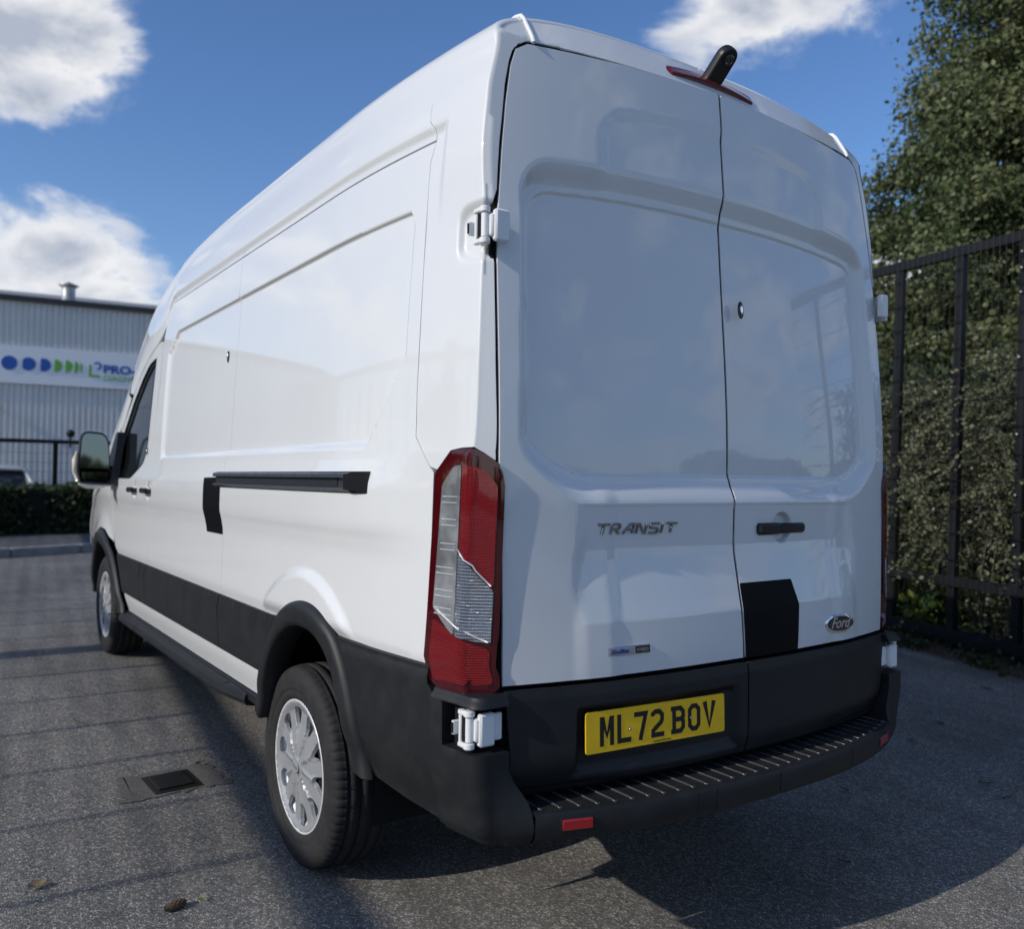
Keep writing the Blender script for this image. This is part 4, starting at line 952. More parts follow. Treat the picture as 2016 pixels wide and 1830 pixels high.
# ================================================================== the place
def leafmat(name,cols,rough=.55,scale=.6,spec=.3,thru=.25):
    m=bpy.data.materials.new(name); m.use_nodes=True; nt=m.node_tree; P=nt.nodes['Principled BSDF']; L=nt.links; out=[n for n in nt.nodes if n.type=='OUTPUT_MATERIAL'][0]
    g=nt.nodes.new('ShaderNodeNewGeometry'); tc=nt.nodes.new('ShaderNodeTexCoord'); nz=nt.nodes.new('ShaderNodeTexNoise'); nz.inputs['Scale'].default_value=scale; nz.inputs['Detail'].default_value=3; L.new(tc.outputs['Object'],nz.inputs['Vector'])
    a=nt.nodes.new('ShaderNodeMath'); a.operation='MULTIPLY_ADD'; a.inputs[1].default_value=1.6; a.inputs[2].default_value=-.8; L.new(nz.outputs[0],a.inputs[0])
    b=nt.nodes.new('ShaderNodeMath'); b.operation='ADD'; b.use_clamp=True; L.new(a.outputs[0],b.inputs[0]); L.new(g.outputs['Random Per Island'],b.inputs[1])
    cr=nt.nodes.new('ShaderNodeValToRGB'); e=cr.color_ramp.elements; e[0].color=(*cols[0],1); e[1].color=(*cols[-1],1)
    for i,c in enumerate(cols[1:-1]): q=e.new((i+1)/(len(cols)-1)); q.color=(*c,1)
    L.new(b.outputs[0],cr.inputs[0]); L.new(cr.outputs[0],P.inputs['Base Color']); P.inputs['Roughness'].default_value=rough; P.inputs['Specular IOR Level'].default_value=spec
    tr=nt.nodes.new('ShaderNodeBsdfTranslucent'); mx=nt.nodes.new('ShaderNodeMixShader'); mx.inputs[0].default_value=thru; L.new(cr.outputs[0],tr.inputs[0]); L.new(P.outputs[0],mx.inputs[1]); L.new(tr.outputs[0],mx.inputs[2]); L.new(mx.outputs[0],out.inputs[0])
    return m
def asphalt(name,dark,light,scale,bump_d,warm=.0):
    m=bpy.data.materials.new(name); m.use_nodes=True; nt=m.node_tree; P=nt.nodes['Principled BSDF']; L=nt.links; N=nt.nodes
    tc=N.new('ShaderNodeTexCoord')
    # chippings of two sizes, unevenly shaped
    wn=N.new('ShaderNodeTexNoise'); wn.inputs['Scale'].default_value=scale*1.1; wn.inputs['Detail'].default_value=2; L.new(tc.outputs['Object'],wn.inputs['Vector'])
    wa=N.new('ShaderNodeVectorMath'); wa.operation='MULTIPLY_ADD'; L.new(wn.outputs['Color'],wa.inputs[0]); wa.inputs[1].default_value=(.9/scale,)*3; L.new(tc.outputs['Object'],wa.inputs[2])
    v=N.new('ShaderNodeTexVoronoi'); v.inputs['Scale'].default_value=scale; L.new(wa.outputs[0],v.inputs['Vector'])
    ve=N.new('ShaderNodeTexVoronoi'); ve.feature='DISTANCE_TO_EDGE'; ve.inputs['Scale'].default_value=scale; L.new(wa.outputs[0],ve.inputs['Vector'])
    big=N.new('ShaderNodeTexNoise'); big.inputs['Scale'].default_value=.9; big.inputs['Detail'].default_value=7; big.inputs['Roughness'].default_value=.6; L.new(tc.outputs['Object'],big.inputs['Vector'])
    sep=N.new('ShaderNodeSeparateColor'); L.new(v.outputs['Color'],sep.inputs[0])
    # height: stones proud by a random amount, filled in by bitumen where the big noise is low
    hm=N.new('ShaderNodeMapRange'); hm.inputs['From Max'].default_value=.22; L.new(ve.outputs['Distance'],hm.inputs[0])
    mul=N.new('ShaderNodeMath'); mul.operation='MULTIPLY'; L.new(hm.outputs[0],mul.inputs[0]); 
    rg=N.new('ShaderNodeMapRange'); rg.inputs['From Min'].default_value=0; rg.inputs['To Min'].default_value=.15; rg.inputs['To Max'].default_value=1; L.new(sep.outputs[0],rg.inputs[0]); L.new(rg.outputs[0],mul.inputs[1])
    fine=N.new('ShaderNodeTexNoise'); fine.inputs['Scale'].default_value=scale*3; fine.inputs['Detail'].default_value=3; L.new(tc.outputs['Object'],fine.inputs['Vector'])
    ad=N.new('ShaderNodeMath'); ad.operation='MULTIPLY_ADD'; L.new(fine.outputs[0],ad.inputs[0]); ad.inputs[1].default_value=.35; L.new(mul.outputs[0],ad.inputs[2])
    b=N.new('ShaderNodeBump'); b.inputs['Strength'].default_value=1.; b.inputs['Distance'].default_value=bump_d; L.new(ad.outputs[0],b.inputs['Height']); L.new(b.outputs[0],P.inputs['Normal'])
    # colour
    c1=N.new('ShaderNodeMix'); c1.data_type='RGBA'; c1.inputs[6].default_value=(*dark,1); c1.inputs[7].default_value=(*light,1)
    pw=N.new('ShaderNodeMath'); pw.operation='POWER'; pw.inputs[1].default_value=1.6; L.new(sep.outputs[1],pw.inputs[0])
    m2=N.new('ShaderNodeMath'); m2.operation='MULTIPLY'; L.new(pw.outputs[0],m2.inputs[0]); L.new(hm.outputs[0],m2.inputs[1]); L.new(m2.outputs[0],c1.inputs[0])
    c2=N.new('ShaderNodeMix'); c2.data_type='RGBA'; c2.blend_type='MULTIPLY'; c2.inputs[0].default_value=1; L.new(c1.outputs[2],c2.inputs[6])
    cr=N.new('ShaderNodeMapRange'); cr.inputs['From Min'].default_value=.3; cr.inputs['From Max'].default_value=.7; cr.inputs['To Min'].default_value=.72; cr.inputs['To Max'].default_value=1.22; L.new(big.outputs[0],cr.inputs[0])
    cc=N.new('ShaderNodeCombineColor'); 
    for i in range(3): L.new(cr.outputs[0],cc.inputs[i])
    L.new(cc.outputs[0],c2.inputs[7])
    # oil drips, rubbed wheel lines and dusty areas
    mp=N.new('ShaderNodeMapping'); mp.inputs['Scale'].default_value=(2.6,.35,1); mp.inputs['Rotation'].default_value=(0,0,.12); L.new(tc.outputs['Object'],mp.inputs[0])
    s1=N.new('ShaderNodeTexNoise'); s1.inputs['Scale'].default_value=1.3; s1.inputs['Detail'].default_value=5; L.new(mp.outputs[0],s1.inputs['Vector'])
    s2=N.new('ShaderNodeTexNoise'); s2.inputs['Scale'].default_value=5.5; s2.inputs['Detail'].default_value=4; L.new(tc.outputs['Object'],s2.inputs['Vector'])
    r1=N.new('ShaderNodeMapRange'); r1.inputs['From Min'].default_value=.52; r1.inputs['From Max'].default_value=.68; r1.inputs['To Max'].default_value=.38; L.new(s1.outputs[0],r1.inputs[0])
    r2=N.new('ShaderNodeMapRange'); r2.inputs['From Min'].default_value=.62; r2.inputs['From Max'].default_value=.72; r2.inputs['To Max'].default_value=.45; L.new(s2.outputs[0],r2.inputs[0])
    mxx=N.new('ShaderNodeMath'); mxx.operation='MAXIMUM'; L.new(r1.outputs[0],mxx.inputs[0]); L.new(r2.outputs[0],mxx.inputs[1])
    c3=N.new('ShaderNodeMix'); c3.data_type='RGBA'; L.new(mxx.outputs[0],c3.inputs[0]); L.new(c2.outputs[2],c3.inputs[6]); c3.inputs[7].default_value=(dark[0]*.55,dark[1]*.54,dark[2]*.52,1); L.new(c3.outputs[2],P.inputs['Base Color'])
    P.inputs['Roughness'].default_value=.78; P.inputs['Specular IOR Level'].default_value=.35
    return m
TAR=asphalt('tarmac',(.158,.150,.136),(.56,.53,.475),116,.0066)
# ground sheet, falling a little beyond the hedge
xs=np.unique(np.concatenate([np.linspace(-400,400,33),np.linspace(-12,12,25)])); ys=np.unique(np.concatenate([np.linspace(-400,400,33),np.linspace(-6,30,37)]))
V=[(x,y,-.45*float(sst(14.6,18.,y))) for y in ys for x in xs]; nx=len(xs)
gm=mesh('ground',V,[(j*nx+i,j*nx+i+1,(j+1)*nx+i+1,(j+1)*nx+i) for j in range(len(ys)-1) for i in range(nx-1)],TAR); tag(gm,kind='structure')
# kerb and path
KD=np.array([1.,.27]);KD/=np.linalg.norm(KD); KN=np.array([-KD[1],KD[0]]); K0=np.array([-1.18,11.30])
STONE=mat('kerb_concrete',(.30,.29,.27),.85,var=(8.,(.20,.195,.18),.4,.7),bump=(90,.4,.004))
kerb=empty('kerb',(K0[0],K0[1],0)); tag(kerb,'pale concrete kerb edging the path below the hedge','kerb'); ORG[kerb.name]=np.array([K0[0],K0[1],0.])
t=-9.
while t<22:
    c=K0+KD*(t+.45)+KN*.062; ang=math.atan2(KD[1],KD[0])+random.uniform(-.004,.004); mb=MB(); mb.box((c[0],c[1],.052+random.uniform(-.004,.004)),(.90,.125,.15),np.array(Matrix.Rotation(ang,3,'Z')),.012); mb.build('kerbstone',STONE,kerb,auto=30); t+=.914
PATHM=asphalt('path_tarmac',(.08,.08,.08),(.24,.24,.235),110,.003)
A=K0+KN*.13; V=[]
for t in np.linspace(-9,22,32):
    for w in (0,1.6,3.2): p=A+KD*t+KN*w; V.append((p[0],p[1],.118-.0*w))
pm=mesh('path',V,[(i*3+j,(i+1)*3+j,(i+1)*3+j+1,i*3+j+1) for i in range(31) for j in range(2)],PATHM); tag(pm,kind='structure')
# leaf clouds -------------------------------------------------------
def leaf_cloud(name,C,size,m,parent=None,up=.35,aspect=1.6,flat=0.):
    """rhombic leaves (two triangles as one bent quad) at points C"""
    C=np.asarray(C,float); n=len(C); d=RNG.normal(size=(n,3)); d[:,2]=d[:,2]*(1-flat)+up*0; d/=np.linalg.norm(d,axis=1,keepdims=True)
    q=RNG.normal(size=(n,3)); q-=d*(q*d).sum(1,keepdims=True); q/=np.linalg.norm(q,axis=1,keepdims=True)
    s=size*RNG.uniform(.6,1.25,(n,1)); a=d*s*aspect*.5; b=q*s*.5; nn=np.cross(d,q)*s*.12
    V=np.stack([C-a,C+b+nn,C+a,C-b+nn],1).reshape(-1,3); F=np.arange(4*n).reshape(n,4)
    o=quickmesh(name,V,F,m,parent); return o
def sphere_pts(n): 
    p=RNG.normal(size=(n,3)); return p/np.linalg.norm(p,axis=1,keepdims=True)
BARK=mat('bark',(.10,.08,.06),.9,bump=(14,.8,.02),var=(5.,(.05,.042,.034),.4,.7))
def limb(mb,p,q,r0,r1,n=6,wob=.12):
    p=np.array(p,float);q=np.array(q,float);L_=np.linalg.norm(q-p); pts=[p+(q-p)*t+RNG.normal(size=3)*wob*L_*.25*math.sin(math.pi*t) for t in np.linspace(0,1,n)]
    mb.tube(pts,list(np.linspace(r0,r1,n)),7); return pts
def tree(base,blobs,leaf,nclump,per,size,m,label,group=None,cat='tree',name='leafy_tree',trunk_r=.22,clr=.42):
    """blobs: (centre offset, radii)"""
    base=np.array(base,float); t=empty(name,base.tolist()); tag(t,label,cat,group); P=[]
    vol=np.array([b[1][0]*b[1][1]*b[1][2] for b in blobs])**.72; vol/=vol.sum(); mb=MB()
    top=max(b[0][2] for b in blobs); spine=limb(mb,(0,0,-.1),(blobs[0][0][0]*.6,blobs[0][0][1]*.6,top*.9),trunk_r,.03,9,.06)
    for (c,r),w in zip(blobs,vol):
        k=max(3,int(nclump*w)); u=sphere_pts(k); rad=RNG.uniform(.45,1.,(k,1))**.6; cc=np.array(c)+u*np.array(r)*rad
        st=spine[min(7,max(2,int(len(spine)*c[2]/top*.75)))]; limb(mb,st,c,trunk_r*.35,.03,6)
        for i in range(k):
            if i%5==0: limb(mb,c,cc[i],.035,.008,4)
            n=int(per*RNG.uniform(.6,1.4)); g=np.clip(RNG.normal(size=(n,3)),-1.7,1.7)*np.array([clr,clr,clr*.62])*RNG.uniform(.7,1.25); P.append(cc[i]+g)
    mb.build('trunk',BARK,t,world=False,smooth=True)
    P=np.concatenate(P); o=leaf_cloud('crown',P,size,m,t); return t
LEAF1=leafmat('tree_leaf',[(.045,.068,.028),(.085,.115,.045),(.13,.155,.065),(.19,.20,.10)],scale=.5)
LEAF2=leafmat('tree_leaf_light',[(.030,.046,.016),(.055,.078,.026),(.09,.11,.040),(.13,.14,.06)],scale=.6)
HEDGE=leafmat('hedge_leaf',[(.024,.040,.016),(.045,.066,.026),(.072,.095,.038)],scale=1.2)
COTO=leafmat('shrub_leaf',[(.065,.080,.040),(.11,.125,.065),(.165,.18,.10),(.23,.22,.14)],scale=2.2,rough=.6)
IVY=leafmat('ivy_leaf',[(.020,.045,.012),(.05,.085,.02),(.11,.15,.03),(.24,.26,.06)],scale=3.,rough=.4)
big_leaf=.15
tree((10.6,4.4,-.1),[((0,0,4.2),(2.6,2.6,1.7)),((.3,-.9,6.0),(2.5,2.7,1.8)),((.0,.2,5.6),(1.6,1.6,1.3)),((.8,-.9,7.9),(2.0,2.2,1.5)),((1.2,-1.2,9.8),(1.7,1.8,1.4)),((-1.0,1.2,3.2),(1.9,1.7,1.1)),((.2,-2.8,5.0),(1.6,1.7,1.5)),((1.5,-3.2,8.0),(1.9,1.9,1.7)),((.15,.45,6.2),(1.1,1.1,.9)),((.1,.45,7.2),(1.15,1.1,.9)),((.45,.1,8.3),(1.2,1.2,1.0)),((.9,-.3,9.4),(1.3,1.3,1.1)),((-.2,.9,4.6),(1.4,1.4,1.0))],None,700,300,.052,LEAF1,'tall broad green tree rising behind the black mesh fence','trees and shrubs behind the mesh fence',clr=.25)
tree((9.0,5.6,-.1),[((0,0,2.6),(1.6,1.7,.9)),((-.3,.2,3.5),(1.2,1.3,.7)),((.4,-1.3,2.9),(1.5,1.6,.9)),((.5,-2.6,2.6),(1.4,1.5,.8)),((.2,-3.6,3.2),(1.2,1.2,.8))],None,260,190,.062,LEAF2,'lower yellow-green tree just above the fence beside the van','trees and shrubs behind the mesh fence',trunk_r=.12,clr=.24,name='small_tree')
# hedge on the left: each leaf sits in the clipped block's outer shell
hd=empty('hedge',(0,13.4,.0)); tag(hd,'long clipped dark green hedge between the path and the black fence','hedge')
n=60000; hx=RNG.uniform(-9,13,n); face=RNG.uniform(0,1,n); hy=np.where(face<.6,-.0+RNG.exponential(.05,n),RNG.uniform(0,1.1,n)); hz=np.where(face<.6,RNG.uniform(.02,.86,n),.86-RNG.exponential(.04,n))
bump=.09*np.sin(hx*2.1)+.07*np.sin(hx*5.3+1)+.05*np.sin(hx*11+hz*7); hz=hz+.035*np.sin(hx*3.1)*(hz>.6)+.02*np.sin(hx*9)*(hz>.6)
P=np.stack([hx,.15*hx*0+hy-bump*.6+.03,hz],1)+RNG.normal(size=(n,3))*.025; P[:,1]+=.10*P[:,0]
leaf_cloud('foliage',P,.055,HEDGE,hd)
mb=MB(); mb.add([(x,.10*x+y,z) for x in (-9,13) for y in (.12,1.0) for z in (-.2,.74)],[(0,1,3,2),(4,6,7,5),(0,4,5,1),(2,3,7,6),(0,2,6,4),(1,5,7,3)]); mb.build('shade_core',mat('core_shade',(.012,.013,.009),1.),hd,world=False)  # near-black block under the leaves, standing in for shade inside the hedge
# ------------------------------------------------------------------ the unit behind
WP=np.array([-.39,24.31]); WD=np.array([3.94,-.45]); WD/=np.linalg.norm(WD); WN=np.array([WD[1],-WD[0]])   # WN faces the camera
bld=empty('industrial_unit',(WP[0],WP[1],0)); tag(bld,'grey corrugated industrial unit with a white sign board, beyond the hedge','building'); ORG[bld.name]=np.array([WP[0],WP[1],0.])
def wp(t,z,d=0.): p=WP+WD*t+WN*d; return (p[0],p[1],z)
CLAD=mat('grey_cladding',(.74,.735,.71),.5,var=(1.2,(.64,.635,.615),.35,.7)); VERGE=mat('dark_verge',(.035,.036,.040),.5); ROOFM=mat('roof_sheet',(.22,.23,.24),.6)
def sheet(t0,t1,z0,z1,name='cladding_sheet'):
    pit=.143; V=[];F=[]; t=t0
    while t<t1-1e-6:
        for a,d in ((0,.035),(.055,.035),(.075,0),(.123,0)): 
            V+=[wp(t+a,z0,d),wp(t+a,z1,d)]
        t+=pit
    V+=[wp(t,z0,.035),wp(t,z1,.035)]
    k=len(V)//2; F=[(2*i,2*i+2,2*i+3,2*i+1) for i in range(k-1)]
    return mesh(name,V,F,CLAD,bld,smooth=False)
t=-13.; wdt=.143*7
while t<26:
    sheet(t,t+wdt-.0005,-.5,3.27); sheet(t,t+wdt-.0005,3.285,5.42); t+=wdt
V=[wp(-13,-.5,-.05),wp(26,-.5,-.05),wp(26,5.4,-.05),wp(-13,5.4,-.05),wp(-13,-.5,-18),wp(26,-.5,-18),wp(26,5.4,-18),wp(-13,5.4,-18),wp(-13,7.0,-9),wp(26,7.0,-9)]
mesh('wall',V,[(0,1,2,3),(1,5,6,2),(4,0,3,7),(5,4,7,6),(3,7,8),(2,9,6)],CLAD,bld,smooth=False)
V=[wp(-13.2,5.46,.12),wp(26.2,5.46,.12),wp(26.2,7.06,-9),wp(-13.2,7.06,-9),wp(26.2,5.46,-18.2),wp(-13.2,5.46,-18.2)]
mesh('roof',V,[(0,1,2,3),(3,2,4,5)],ROOFM,bld,smooth=False)
mb=MB(); 
for z0,z1,d0,d1 in ((5.37,5.50,.04,.16),):
    mb.add([wp(t,z,d) for t in (-13.2,26.2) for d in (d0,d1) for z in (z0,z1)],[(0,1,3,2),(4,6,7,5),(0,4,5,1),(2,3,7,6),(0,2,6,4),(1,5,7,3)])
mb.build('gutter',VERGE,bld)
mb=MB(); c=wp(1.62,0,-.6); mb.lathe([(5.45,.20),(5.62,.20),(5.64,.17),(5.95,.17)],(c[0],c[1],0),'z',20); mb.lathe([(5.95,.17),(5.96,.19),(6.02,.27),(6.10,.04),(6.13,.0)],(c[0],c[1],0),'z',20); mb.build('roof_vent',mat('galvanised',(.45,.45,.43),.4,metal=.6,var=(6.,(.25,.25,.25),.4,.7)),bld,smooth=True)
def wpx(zx): return .00412*zx       # along the wall from the frame's left edge
sb=MB(); sb.add([wp(t,z,d) for t in (-3.2,6.6) for d in (.05,.09) for z in (3.18,4.18)],[(0,1,3,2),(4,6,7,5),(0,4,5,1),(2,3,7,6),(0,2,6,4),(1,5,7,3)])
sign=sb.build('sign_board',mat('sign_white',(.86,.87,.90),.5),bld)
SB=mat('sign_blue',(.025,.11,.42),.5); SG=mat('sign_green',(.16,.46,.07),.5)
EX=np.array([WD[0],WD[1],0.]); EZ=np.array([0,0,1.]); EN=np.array([WN[0],WN[1],0.])
def disc_cut(cx,r,cut,inner,m):
    """circle with its left part cut away (cut) and optionally hollowed to a crescent"""
    pts=[(r*math.cos(q),r*math.sin(q)) for q in np.linspace(-math.pi,math.pi,37)[:-1]]
    pts=[(max(x,-r*cut),y) for x,y in pts]
    if inner: 
        a=[(r*math.cos(q),r*math.sin(q)) for q in np.linspace(-1.15,1.15,15)]; x0=r*math.cos(1.15); b=[(x0+(x-x0)*inner,y) for x,y in a[::-1]]; pts=a+b[1:-1]
    mb=MB(); mb.prism(pts,EN,.012,np.array(wp(wpx(cx),3.71-.0*cx,.091)),EX,EZ); mb.build('sign_mark',m,sign)
disc_cut(60,.187,1.,0,SB); disc_cut(168,.175,.80,0,SB); disc_cut(255,.175,.42,0,SB)
for cx,w in ((322,.30),(383,.20)): disc_cut(cx,.172,.10 if w>.2 else .02,0,SG)
for cx,inn in ((436,.0),(470,.0)):
    r=.168 if cx<450 else .13; pts=[(r*(.62 if cx<450 else .4)*math.cos(q),r*math.sin(q)) for q in np.linspace(-1.57,1.57,15)]; mb=MB(); mb.prism(pts,EN,.012,np.array(wp(wpx(cx),3.70,.091)),EX,EZ); mb.build('sign_mark',SG,sign)
strokes('sign_mark',[[(0,.30),(0,0),(.25,0)]],SG,sign,np.array(wp(wpx(528),3.50,.091)),EX,EZ,EN,.06,.012)
strokes('sign_mark',[arc_(0,0,.085,150,-90,10)],SB,sign,np.array(wp(wpx(572),3.78,.0915)),EX,EZ,EN,.05,.012)
text('sign_text','PRO-LAB',.31,np.array(wp(wpx(608),3.60,.100)),EX,EZ,EN,SB,sign,wx=1.18,bold=.012,ext=.005)
text('sign_text','DIAGNOSTICS',.215,np.array(wp(wpx(610),3.385,.100)),EX,EZ,EN,SG,sign,wx=1.0,ext=.005)
mb=MB(); c=wp(-.02,2.52,.16); mb.box(c,(.16,.16,.14),None,.02); mb.tube([wp(-.02,2.52,.0),wp(-.02,2.52,.12)],.02,6); mb.build('wall_lamp',mat('lamp_cream',(.60,.48,.22),.5),bld)
# ------------------------------------------------------------------ fence in front of the unit
FB=mat('fence_black',(.007,.0075,.009),.5,var=(7.,(.011,.011,.012),.4,.7),spec=.3)
def mesh_fence(name,A,B,z0,z1,label,posts,rails,dv,dh,wire,pw,pd,group=None,over=0.,bolts=(),hw=1.25):
    A=np.array(A,float);B=np.array(B,float);L_=np.linalg.norm(B-A);D=(B-A)/L_;Nn=np.array([D[1],-D[0]]); ang=math.atan2(D[1],D[0]); Mz=np.array(Matrix.Rotation(ang,3,'Z'))
    f=empty(name,(A[0],A[1],0)); tag(f,label,'fence',group); ORG[f.name]=np.array([A[0],A[1],0.]); P=lambda t,z,d=0.:np.array([*(A+D*t+Nn*d),z])
    for t in posts:
        mb=MB(); mb.box(P(t,(z0+z1+over)/2-.05,-pd*.5-.012),(pw,pd,z1-z0+over+.1),Mz,.004); mb.build('post',FB,f,auto=30)
    for (za,zb,d) in rails:
        mb=MB(); mb.box(P(L_/2,(za+zb)/2,-d/2-.006),(L_,d,zb-za),Mz,.004); mb.build('rail',FB,f,auto=30)
    V=[];F=[]
    def wirebar(p,q,r):
        b=len(V); t=(q-p)/np.linalg.norm(q-p); a=np.cross(t,[.3,.5,.8]); a/=np.linalg.norm(a); c=np.cross(t,a)
        for e in (p,q):
            for k in range(4): V.append(e+(a*math.cos(k*math.pi/2)+c*math.sin(k*math.pi/2))*r)
        F.extend([(b+k,b+(k+1)%4,b+4+(k+1)%4,b+4+k) for k in range(4)])
    t=0
    while t<=L_: wirebar(P(t,z0,.006),P(t,z1+.015,.006),wire); t+=dv
    z=z0+.03
    while z<=z1: wirebar(P(0,z,.010),P(L_,z,.010),wire*hw); z+=dh
    o=mesh('wire_mesh',V,F,FB,f,smooth=False); o['kind']='stuff'
    for t,z in bolts:
        mb=MB(); c=P(t,z,.012); mb.lathe([(.0,.010),(.004,.010),(.009,.006),(.010,.0)],(0,0,0),'x',10); VV=mb.V[0]; VV=np.stack([VV[:,1],VV[:,2],VV[:,0]],1); VV=VV[:,0:1]*np.array([D[0],D[1],0])+VV[:,1:2]*np.array([0,0,1.])+VV[:,2:3]*np.array([Nn[0],Nn[1],0]); mesh('bolt',VV+c,mb.F,MATS['galvanised'] if 'galvanised' in MATS else WSTEEL,f)
    return f
mesh_fence('mesh_fence',(-9.4,18.0),(14.,19.0),-.45,1.62,'low black mesh fence with square posts in front of the grey unit',[1.9+2.62*i-.05 for i in range(0,9)],[(1.58,1.66,.05),(.0,.05,.04)],.05,.2,.003,.09,.09)
dm=MB(); dm.lathe([(-.085,.0),(-.07,.05),(-.03,.085),(.03,.085),(.07,.05),(.085,0)],(.56,18.30,1.80),'z',14); o=dm.build('dome_camera',FB,None,smooth=True); tag(o,'small round black camera dome standing on top of the low fence','camera')
dm=MB(); dm.tube([(.56,18.30,1.5),(.56,18.30,1.75)],.02,6); q=dm.build('bracket',FB,None); q.parent=o
# gate-like tall fence on the right
GA_=np.array([4.898,2.56]);GB_=np.array([4.598,1.317]); gd=(GB_-GA_)/np.linalg.norm(GB_-GA_); GLn=13.2; G0=GA_-gd*8.6; G1=GA_+gd*4.6
pt=[8.6-.0+k for k in (-7.2,-6.0,-4.8,-3.6,-2.4,-1.2,0.0,.615,1.18,1.8,2.4,3.0,3.6,4.2)]
mesh_fence('tall_mesh_fence',G0,G1,.10,3.27,'tall black weldmesh fence with box-section frame beside the van',pt,[(3.185,3.265,.05),(.545,.625,.05),(.10,.20,.05)],.0545,.2105,.0019,.066,.06,over=.0,hw=2.0,bolts=[(8.6+1.18,z) for z in (3.10,2.98,2.80,2.32,1.75,1.30,.93,.67,.25)])
# the same kind of fence stands across the yard on the left; its posts and top band draw the long streaks on the tarmac
yp=list(np.arange(.3,22.,.62)); mesh_fence('tall_mesh_fence',(-7.80,-8.5),(-5.40,13.5),.10,3.27,'black weldmesh fence across the yard, left of the van',yp,[(3.17,3.27,.05),(.55,.63,.05),(.10,.20,.05)],.05,.10,.0036,.027,.04)
mb=MB(); mb.box((-6.45,5.45,1.7),(.22,.22,3.4),None,.01); o=mb.build('gate_post',FB,None); tag(o,'thick black gate post in the left yard fence','post')
# ------------------------------------------------------------------ shrubs behind the tall fence
def sprays(name,n,box,m,stemm,parent,leaf=.016,lean=(-.6,0,-.1),ln=(.35,.8)):
    """arching herring-bone twigs with small leaves on both sides"""
    LV=[];mb=MB()
    lo,hi=np.array(box[0]),np.array(box[1])
    SV=[];SF=[]
    for i in range(n):
        p=RNG.uniform(lo,hi); a=RNG.uniform(0,2*math.pi); d=np.array([math.cos(a)*.6,math.sin(a),RNG.normal()*.35])+np.array(lean)*RNG.uniform(.3,1.2); d/=np.linalg.norm(d); L_=RNG.uniform(*ln); k=int(L_/.016)
        t=np.linspace(0,1,k)[:,None]; c=p+d*L_*t+np.array([0,0,-.35])*L_*t*t; side_=np.cross(d,[0,0,1.]); side_/=np.linalg.norm(side_)+1e-9
        sgn=np.where(np.arange(k)%2==0,1,-1)[:,None]; LV.append(c+side_*sgn*RNG.uniform(.010,.030,(k,1))+RNG.normal(size=(k,3))*.005)
        if i%2==0:
            b=len(SV); pts=[c[0],c[k//2],c[-1]]
            for q,r in zip(pts,(.004,.003,.0015)): SV+= [q+np.array([0,0,r]),q+side_*r,q-side_*r]
            for s0 in (0,1): SF+= [(b+s0*3+j,b+s0*3+(j+1)%3,b+s0*3+3+(j+1)%3,b+s0*3+3+j) for j in range(3)]
    o=leaf_cloud(name,np.concatenate(LV),leaf,m,parent,aspect=1.4); mesh('stem',SV,SF,stemm,parent,world=False,smooth=False); return o
STEM=mat('twig',(.12,.10,.075),.9)
def along(t,d=0.): p=GA_+gd*t; n_=np.array([-gd[1],gd[0]]); n_=n_ if n_[0]>0 else -n_; return p+n_*d
for k,(t0,t1,h,lab) in enumerate(((-6,-1.0,2.7,'olive spreading shrub pressed against the far end of the tall fence'),(-1.0,.55,2.55,'olive spreading shrub behind the fence bay next to the van'),(.5,2.0,2.8,'dense olive shrub behind the fence bay at the right edge'),(2.0,4.2,2.7,'olive shrub behind the nearest end of the tall fence'))):
    c=along((t0+t1)/2,.9); sh=empty('fence_shrub',(c[0],c[1],0)); tag(sh,lab,'shrub','shrubs behind the tall fence')
    w=(t1-t0)/2
    box=((-.62,-w,.75),(.9,w,h-.25))
    n_=int(520*(t1-t0)/1.5) if k in (1,2) else int(190*(t1-t0)/1.5)
    o=sprays('foliage',int(n_*.8),box,COTO,STEM,sh,leaf=.027,ln=(.5,1.05))
    mb=MB(); 
    for j in range(5): limb(mb,(RNG.uniform(.1,.5),RNG.uniform(-w,w),0),(RNG.uniform(-.3,.6),RNG.uniform(-w,w),h*.8),.02,.006,6)
    mb.build('branch',BARK,sh,world=False,smooth=True)
    # inner leaves in a darker colour, standing in for shade inside the shrub
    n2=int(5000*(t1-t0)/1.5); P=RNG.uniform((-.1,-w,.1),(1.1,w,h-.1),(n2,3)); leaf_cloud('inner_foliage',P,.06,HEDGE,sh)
    sh.rotation_euler=(0,0,math.atan2(gd[1],gd[0])+math.pi/2 if gd[1]<0 else 0)
for t0,t1,lab,m_,sz,nn in ((-1.1,.5,'patch of yellow-green ivy under the low rail of the tall fence',IVY,.085,1500),(.5,2.2,'small-leaved ground plant under the low rail at the right edge',COTO,.030,6000),(-5,-1.1,'strip of ivy at the foot of the fence, half behind the van',IVY,.08,1200)):
    c=along((t0+t1)/2,.35); iv=empty('ivy_patch' if m_ is IVY else 'ground_plant',(c[0],c[1],0)); tag(iv,lab,'plant'); w=(t1-t0)/2
    P=np.stack([RNG.uniform(-.22,.5,nn),RNG.uniform(-w,w,nn),RNG.uniform(.03,.56,nn)],1); leaf_cloud('foliage',P,sz,m_,iv,aspect=1.15); iv.rotation_euler=(0,0,math.atan2(gd[1],gd[0])+math.pi/2)
